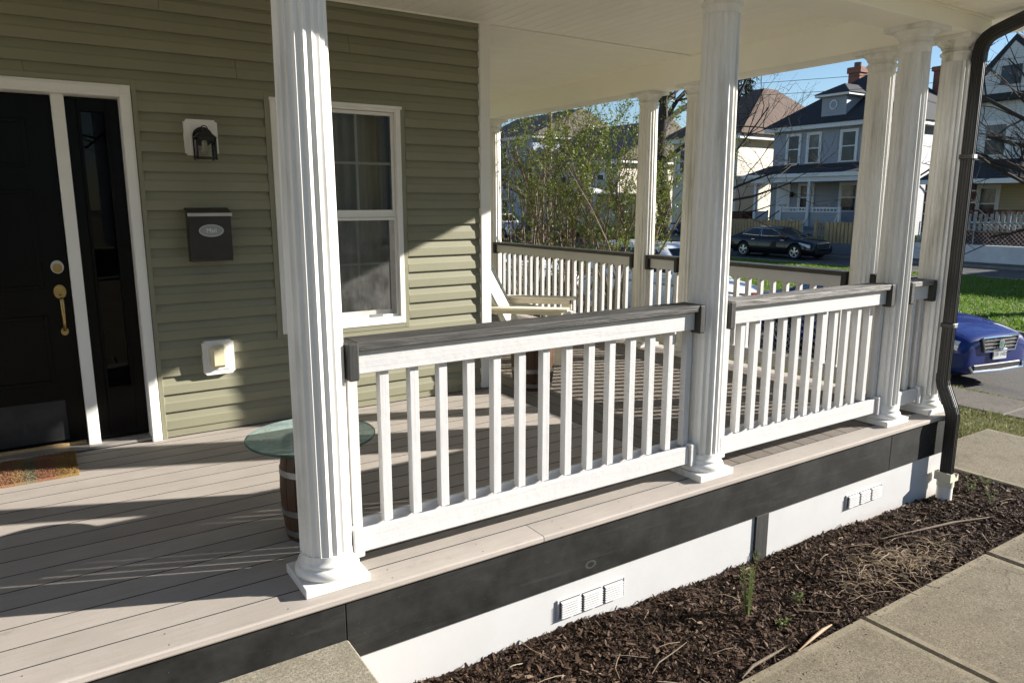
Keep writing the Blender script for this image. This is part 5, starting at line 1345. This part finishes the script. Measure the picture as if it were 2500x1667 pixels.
# chain-link fence of the side yard below the side porch
cl2 = thing('chain_link_fence', (7.2,6,-.7), 'galvanised wire fence in the side yard behind the far railing', 'fence')
for y in (2.2,4.6,7.0,9.4,11.8): MB().tube([(7.2,y,-.75),(7.2,y,.22)], .028, 8).build('fence_post', M['galvanised'], cl2)
MB().tube([(7.2,2.2,.20),(7.2,12,.20)], .018, 6).build('top_tube', M['galvanised'], cl2)
m = MB(); wire(m,'y',7.2,2.2,12,-.72,.20,.085,.0022); o = m.build('wire_mesh', M['galvanised'], cl2); o['kind'] = 'stuff'
# houses far left, seen through the shrubs
def simple_house(name, loc, label, wall, roof, x0,x1,y0,y1,ze,zr, wins, gable=False, trim='far_white'):
    t = thing(name, loc, label, 'house'); wbox(t,'wall',wall, x0,x1,y0,y1,-.4,ze)
    MB().cbox(x0-.4,x1+.4,y0-.4,y1+.4,ze-.04,ze+.22,.01).build('eave', M[trim], t)
    if gable:
        m = MB(); yc = (y0+y1)/2; m.add([(x0-.4,y0-.5,ze+.22),(x1+.4,y0-.5,ze+.22),(x1+.4,y1+.5,ze+.22),(x0-.4,y1+.5,ze+.22),((x0+x1)/2,y0-.5,zr),((x0+x1)/2,y1+.5,zr)],[(0,1,4),(1,2,5,4),(2,3,5),(3,0,4,5),(3,2,1,0)]); m.build('roof', M[roof], t)
    else: hip(t,'roof',roof, x0-.5,x1+.5,y0-.5,y1+.5,ze+.22,zr,.5,(y1-y0)*.2)
    for (a,b,c,d) in wins: far_window(t, x0, a,b,c,d)
    return t
simple_house('blue_house', (42,56,-.3), 'light blue house far up the street beside the farthest column', 'lap_blue','shingle_tan', 36,46,50.6,60,6.9,9.6, [(54.6,55.5,5.0,6.4),(54.6,55.5,2.6,3.9),(54.5,55.6,.2,1.8),(52.0,52.9,2.6,3.9),(57,58,2.6,4)], True)
ch2 = simple_house('cream_house', (42,43,-.3), 'cream house with long tan roof behind the leafy shrubs', 'lap_tan','shingle_tan', 35.5,45,38.9,48.6,4.3,7.6, [(45,46,2.2,3.6),(42.6,43.6,2.2,3.6),(40.4,41.4,2.2,3.6)], True)
m = MB(); m.add([(33.2,38.8,2.0),(33.2,42.6,2.0),(35.5,42.6,2.0),(35.5,38.8,2.0),(33.2,40.7,3.1),(35.5,40.7,3.1)],[(0,1,4),(1,2,5,4),(2,3,5),(3,0,4,5),(3,2,1,0)]); m.build('porch_roof', M['far_white'], ch2)
for y in (39,40.7,42.4): wbox(ch2,'porch_post','far_white', 33.3,33.45,y-.07,y+.07,-.3,2.0)
simple_house('white_house', (42,70,-.3), 'white house farthest up the street, mostly hidden', 'lap_white','shingle_dark', 36,46,63,72,6.2,9.0, [(66,67,3,4.5),(69,70,3,4.5)])
simple_house('fill_house', (-17,4,-.7), 'unseen grey house added beyond the left frame edge to shape the fill light', 'lap_grey','shingle_tan', -22,-12,-3,8,4.6,6.8, [])  # added out of view to shape the fill light on the porch
for i,(xa,lb,wl_) in enumerate(((-26,'grey','lap_grey'),(-12,'blue','lap_blue'),(2,'white','lap_white'))):  # unseen houses added to cut the low sky light from the front
    simple_house('sky_block_house', (xa+5,-26,-.7), lb+' house added unseen behind the camera to block low sky light', wl_,'shingle_dark', xa,xa+10.5,-32,-22,6.6,10.5, [])
simple_house('end_house', (42,-2,-.3), 'tall white house beyond the right edge of the view', 'lap_white','shingle_dark', 36,46,-9,3.6,4.75,6.9, [(-3,-2,2.6,4.0),(1,2,2.6,4.0)])

# ------------------------------------------------------------------ poles and signs
up_ = thing('utility_pole', (24.2,31.9,-1.05), 'brown wooden utility pole behind the shrubs', 'pole')
MB().lathe([(.17,0),(.12,11)],12,(24.2,31.9,-1.1)).build('mast', M['pole_wood'], up_); MB().box(24.1,24.25,30.8,33.0,8.6,8.75).build('crossarm', M['pole_wood'], up_)
for i,zz in enumerate((8.9,7.4,6.9)):
    m = MB(); pts = [(24.2,31.9,zz)]+[(24.2+6.5*q,31.9-46*q,zz-1.3*math.sin(math.pi*q)) for q in (.2,.4,.6,.8,1)]; m.tube(pts, .012, 4); tag(m.build('power_line', M['black_metal']), ['topmost thin black wire strung from the utility pole','middle thin black wire strung from the utility pole','lowest thin black wire strung from the utility pole'][i], 'wire', 'overhead wires')
sg = thing('street_sign', (29.8,23.9,-.95), 'narrow green street name sign on a slim grey post', 'sign')
MB().tube([(30.3,24.0,-.95),(30.3,24.0,2.25)], .03, 8).build('sign_post', M['galvanised'], sg); MB().box(30.28,30.32,23.93,24.07,1.55,2.22).build('sign_blade', M['sign_green'], sg)

# ------------------------------------------------------------------ trees and shrubs
def bare_tree(name, base, label, h, r0, limbs, seed, mat='bark_dark', depth=4, dens=1.0, group='bare trees along the street', twig=.006, cat='tree'):
    rd_ = random.Random(seed); t = thing(name, base, label, cat, group); tk = MB(); cr = MB(); B = Vector(base)
    def grow(p, d, L, r, lev):
        pts = [tuple(p)]; rs = [r]; n = 4 if lev < 3 else 3; q = Vector(p); dd = Vector(d)
        for i in range(n):
            dd = (dd + Vector((rd_.gauss(0,.16),rd_.gauss(0,.16),rd_.gauss(.03,.12)))).normalized()
            q = q + dd*(L/n); pts.append(tuple(q)); rs.append(max(twig*.5, r*(1-.55*(i+1)/n)))
        (tk if lev == 0 else cr).tube(pts, rs, 7 if lev == 0 else 5 if lev == 1 else 3, False)
        if lev >= depth: return
        nb = int(rd_.choice((3,4,5))*dens) if lev < depth-1 else int(rd_.choice((3,4))*dens)
        for k in range(max(2,nb)):
            f = rd_.uniform(.3,1.0) if lev else rd_.uniform(.35,1)
            i0 = min(n-1,int(f*n)); pp = Vector(pts[i0]).lerp(Vector(pts[i0+1]), f*n-i0)
            ax = Vector((rd_.gauss(0,1),rd_.gauss(0,1),rd_.gauss(.25,.6))).normalized()
            nd = (dd*rd_.uniform(.5,.9)+ax*rd_.uniform(.5,.9)).normalized()
            grow(pp, nd, L*rd_.uniform(.45,.72), max(twig, rs[i0]*rd_.uniform(.45,.7)), lev+1)
    top = B+Vector((0,0,h))
    tk.tube([tuple(B+Vector((0,0,-.2))),tuple(B+Vector((.03*h*rd_.uniform(-1,1),0,h*.35))),tuple(B+Vector((.02*h*rd_.uniform(-1,1),.02*h,h*.7))),tuple(top)], [r0*1.25,r0,r0*.85,r0*.55], 10)
    for (f,dx,dy,dz,L,r) in limbs:
        grow(B+Vector((0,0,h*f)), Vector((dx,dy,dz)).normalized(), L, r, 1)
    tk.build('trunk', M[mat], t, True, 60); cr.build('crown', M[mat], t)
    return t
def ring_limbs(n, seed, f0=.55, L=3.2, r=.09):
    rd_ = random.Random(seed)
    return [(rd_.uniform(f0,1),math.cos(a:=i*2.4+rd_.uniform(-.3,.3)),math.sin(a),rd_.uniform(.35,1.1),L*rd_.uniform(.7,1.15),r*rd_.uniform(.7,1.1)) for i in range(n)]
# street tree whose crown crosses the grey house
bare_tree('bare_tree', (22.4,17.9,-1.0), 'bare branching tree in the lawn, trunk hidden behind the middle column', 4.2, .20,
          [(.55,.2,-1,.25,3.1,.06),(.62,.0,-1,.5,3.4,.06),(.45,-.2,-1,.05,2.6,.045),(.85,.3,-.8,1.0,3.0,.05),(.9,-.2,.5,1,3,.09),(.7,.2,.9,.6,3,.09),(1,0,.1,1,3.2,.1),(.75,-.6,-.7,.55,2.6,.07)], 21)
bare_tree('bare_tree', (19.0,17.6,-1.1), 'thick dark tree trunk standing behind the leafy shrubs', 6.5, .27, ring_limbs(9,5,.55,3.4,.12), 22)
bare_tree('bare_tree', (21.0,4.2,-1.1), 'bare tree at the right edge, branches in front of the pale house', 3.6, .26,
          [(.75,-.15,1,.35,4.0,.11),(.9,.1,1,.15,4.2,.10),(1,0,.9,.75,4.0,.10),(.95,.2,1,.55,4.2,.09),(.6,-.3,1,-.02,3.4,.08),(1,0,-.6,1,4,.11),(1,.6,.1,.9,3.6,.1),(.8,-.5,.8,.5,3.6,.09),(.7,.1,1,-.1,3.6,.07)], 23, dens=1.15)
bare_tree('bare_tree', (24.0,40.0,-1.0), 'bare tree far up the street at the left of the shrubs', 4.5, .22, ring_limbs(9,8,.45,4.2,.10), 24)
bare_tree('bare_tree', (18.5,25.5,-1.1), 'slender bare tree rising behind the left shrub', 4.5, .16, ring_limbs(8,9,.4,3.6,.08), 25)
bare_tree('bare_tree', (3.0,-17.0,-.7), 'bare tree in front of the house, seen reflected in the window', 5.0, .24, ring_limbs(9,10,.5,3.8,.11), 26)
# evergreen behind the brown roof
def conifer(base, h, r, label, seed):
    rd_ = random.Random(seed); t = thing('spruce_tree', base, label, 'tree'); B = Vector(base); tk = MB(); nd = MB()
    tk.tube([tuple(B),tuple(B+Vector((0,0,h)))], [.3,.04], 8); tk.build('trunk', M['bark_dark'], t)
    for i in range(150):
        q = rd_.uniform(.12,1); z = h*q; L = r*(1-q)*rd_.uniform(.7,1.15)+.3; a = rd_.uniform(0,6.28)
        for s in range(int(14*L/r)+8):
            f = rd_.uniform(.15,1); p = B+Vector((math.cos(a)*L*f,math.sin(a)*L*f,z-.35*L*f*f+.15*L*f))
            for k in range(3):
                d = Vector((rd_.gauss(0,1),rd_.gauss(0,1),rd_.gauss(-.5,.6))).normalized()*rd_.uniform(.25,.55); sd_ = d.cross(Vector((rd_.gauss(0,1),rd_.gauss(0,1),1))).normalized()*.045
                nd.add([tuple(p),tuple(p+d*.5+sd_),tuple(p+d),tuple(p+d*.5-sd_)], [(0,1,2,3)])
    nd.build('crown', M['needle_green'], t)
conifer((52,41.5,-.3), 14.5, 4.2, 'dark evergreen tree rising behind the brown roof', 3)
rd_ = random.Random(77); fw = MB()
for i in range(26000):
    if i % 2: x = rd_.uniform(-60,80); y = rd_.uniform(118,130)
    else: x = rd_.uniform(75,85); y = rd_.uniform(-70,125)
    hmax = 7+4*noise.noise(Vector((x*.08,y*.08,2)))
    z = rd_.uniform(-.5,hmax); p = Vector((x,y,z)); d = Vector((rd_.gauss(0,.5),rd_.gauss(0,.5),1)).normalized()*rd_.uniform(.5,1.6); sd_ = d.cross(Vector((rd_.gauss(0,1),rd_.gauss(0,1),.1))).normalized()*rd_.uniform(.10,.55)
    fw.add([tuple(p),tuple(p+d*.5+sd_),tuple(p+d),tuple(p+d*.5-sd_)], [(0,1,2,3)])
tag(fw.build('far_wood', M['far_twigs']), 'grey brown band of distant bare trees beyond the houses', 'wood', kind='stuff')
# budding shrubs beside the side porch
def shrub(base, h, spread, nst, nleaf, label, seed, lean=(0,0)):
    rd_ = random.Random(seed); t = thing('leafy_shrub', base, label, 'shrub', 'budding shrubs beside the side porch'); B = Vector(base); stm = MB(); lf = MB(); tips = []
    def br(p, d, L, r, lev):
        pts = [tuple(p)]; q = Vector(p); dd = Vector(d); rs = [r]; n = 5 if lev == 0 else 4
        for i in range(n):
            dd = (dd+Vector((rd_.gauss(0,.13),rd_.gauss(0,.13),rd_.gauss(.05,.09)))).normalized(); q = q+dd*(L/n); pts.append(tuple(q)); rs.append(r*(1-.75*(i+1)/n))
        stm.tube(pts, rs, 5 if lev == 0 else 3, False)
        if lev >= 1:
            for i in range(1,n+1): tips.append((Vector(pts[i]),dd.copy()))
        if lev < 3:
            for k in range(rd_.choice((4,5,6)) if lev == 0 else rd_.choice((3,4,4))):
                f = rd_.uniform(.25,1); i0 = min(n-1,int(f*n)); pp = Vector(pts[i0]).lerp(Vector(pts[i0+1]), f*n-i0)
                nd = (dd*.7+Vector((rd_.gauss(0,.6),rd_.gauss(0,.6),rd_.uniform(.0,.8)))).normalized()
                br(pp, nd, L*rd_.uniform(.3,.5), max(.0025,rs[i0]*.5), lev+1)
    for i in range(nst):
        a = rd_.uniform(0,6.28); s = rd_.uniform(.1,1)
        d = Vector((math.cos(a)*s*spread+lean[0],math.sin(a)*s*spread+lean[1],1.0)).normalized()
        br(B+Vector((math.cos(a)*.25*s,math.sin(a)*.25*s,-.05)), d, h*rd_.uniform(.7,1.0), rd_.uniform(.013,.036), 0)
    for i in range(nleaf//4):
        p0,dd = rd_.choice(tips)
        for q_ in range(rd_.choice((3,4,5,6))):
            p = p0+Vector((rd_.gauss(0,.016),rd_.gauss(0,.016),rd_.gauss(0,.016)))
            d = (dd*.6+Vector((rd_.gauss(0,.8),rd_.gauss(0,.8),rd_.gauss(.1,.6)))).normalized(); L = rd_.uniform(.018,.040); sd_ = d.cross(Vector((rd_.gauss(0,1),rd_.gauss(0,1),rd_.gauss(0,1)))).normalized()*L*.34
            lf.add([tuple(p),tuple(p+d*L*.45+sd_),tuple(p+d*L),tuple(p+d*L*.45-sd_)], [(0,1,2,3)])
    stm.build('stem', M['bark_light'], t); lf.build('foliage', M['leaf_green'], t)
    return t
shrub((6.55,8.1,-.72), 3.5, .42, 17, 9000, 'large budding shrub with pale stems just right of the farthest column', 31)
shrub((6.45,6.9,-.72), 3.6, .35, 16, 10000, 'tall budding shrub left of the side column in the middle', 32)
shrub((6.75,5.9,-.72), 3.4, .25, 16, 15000, 'densest leafy shrub between the two middle side columns', 33)
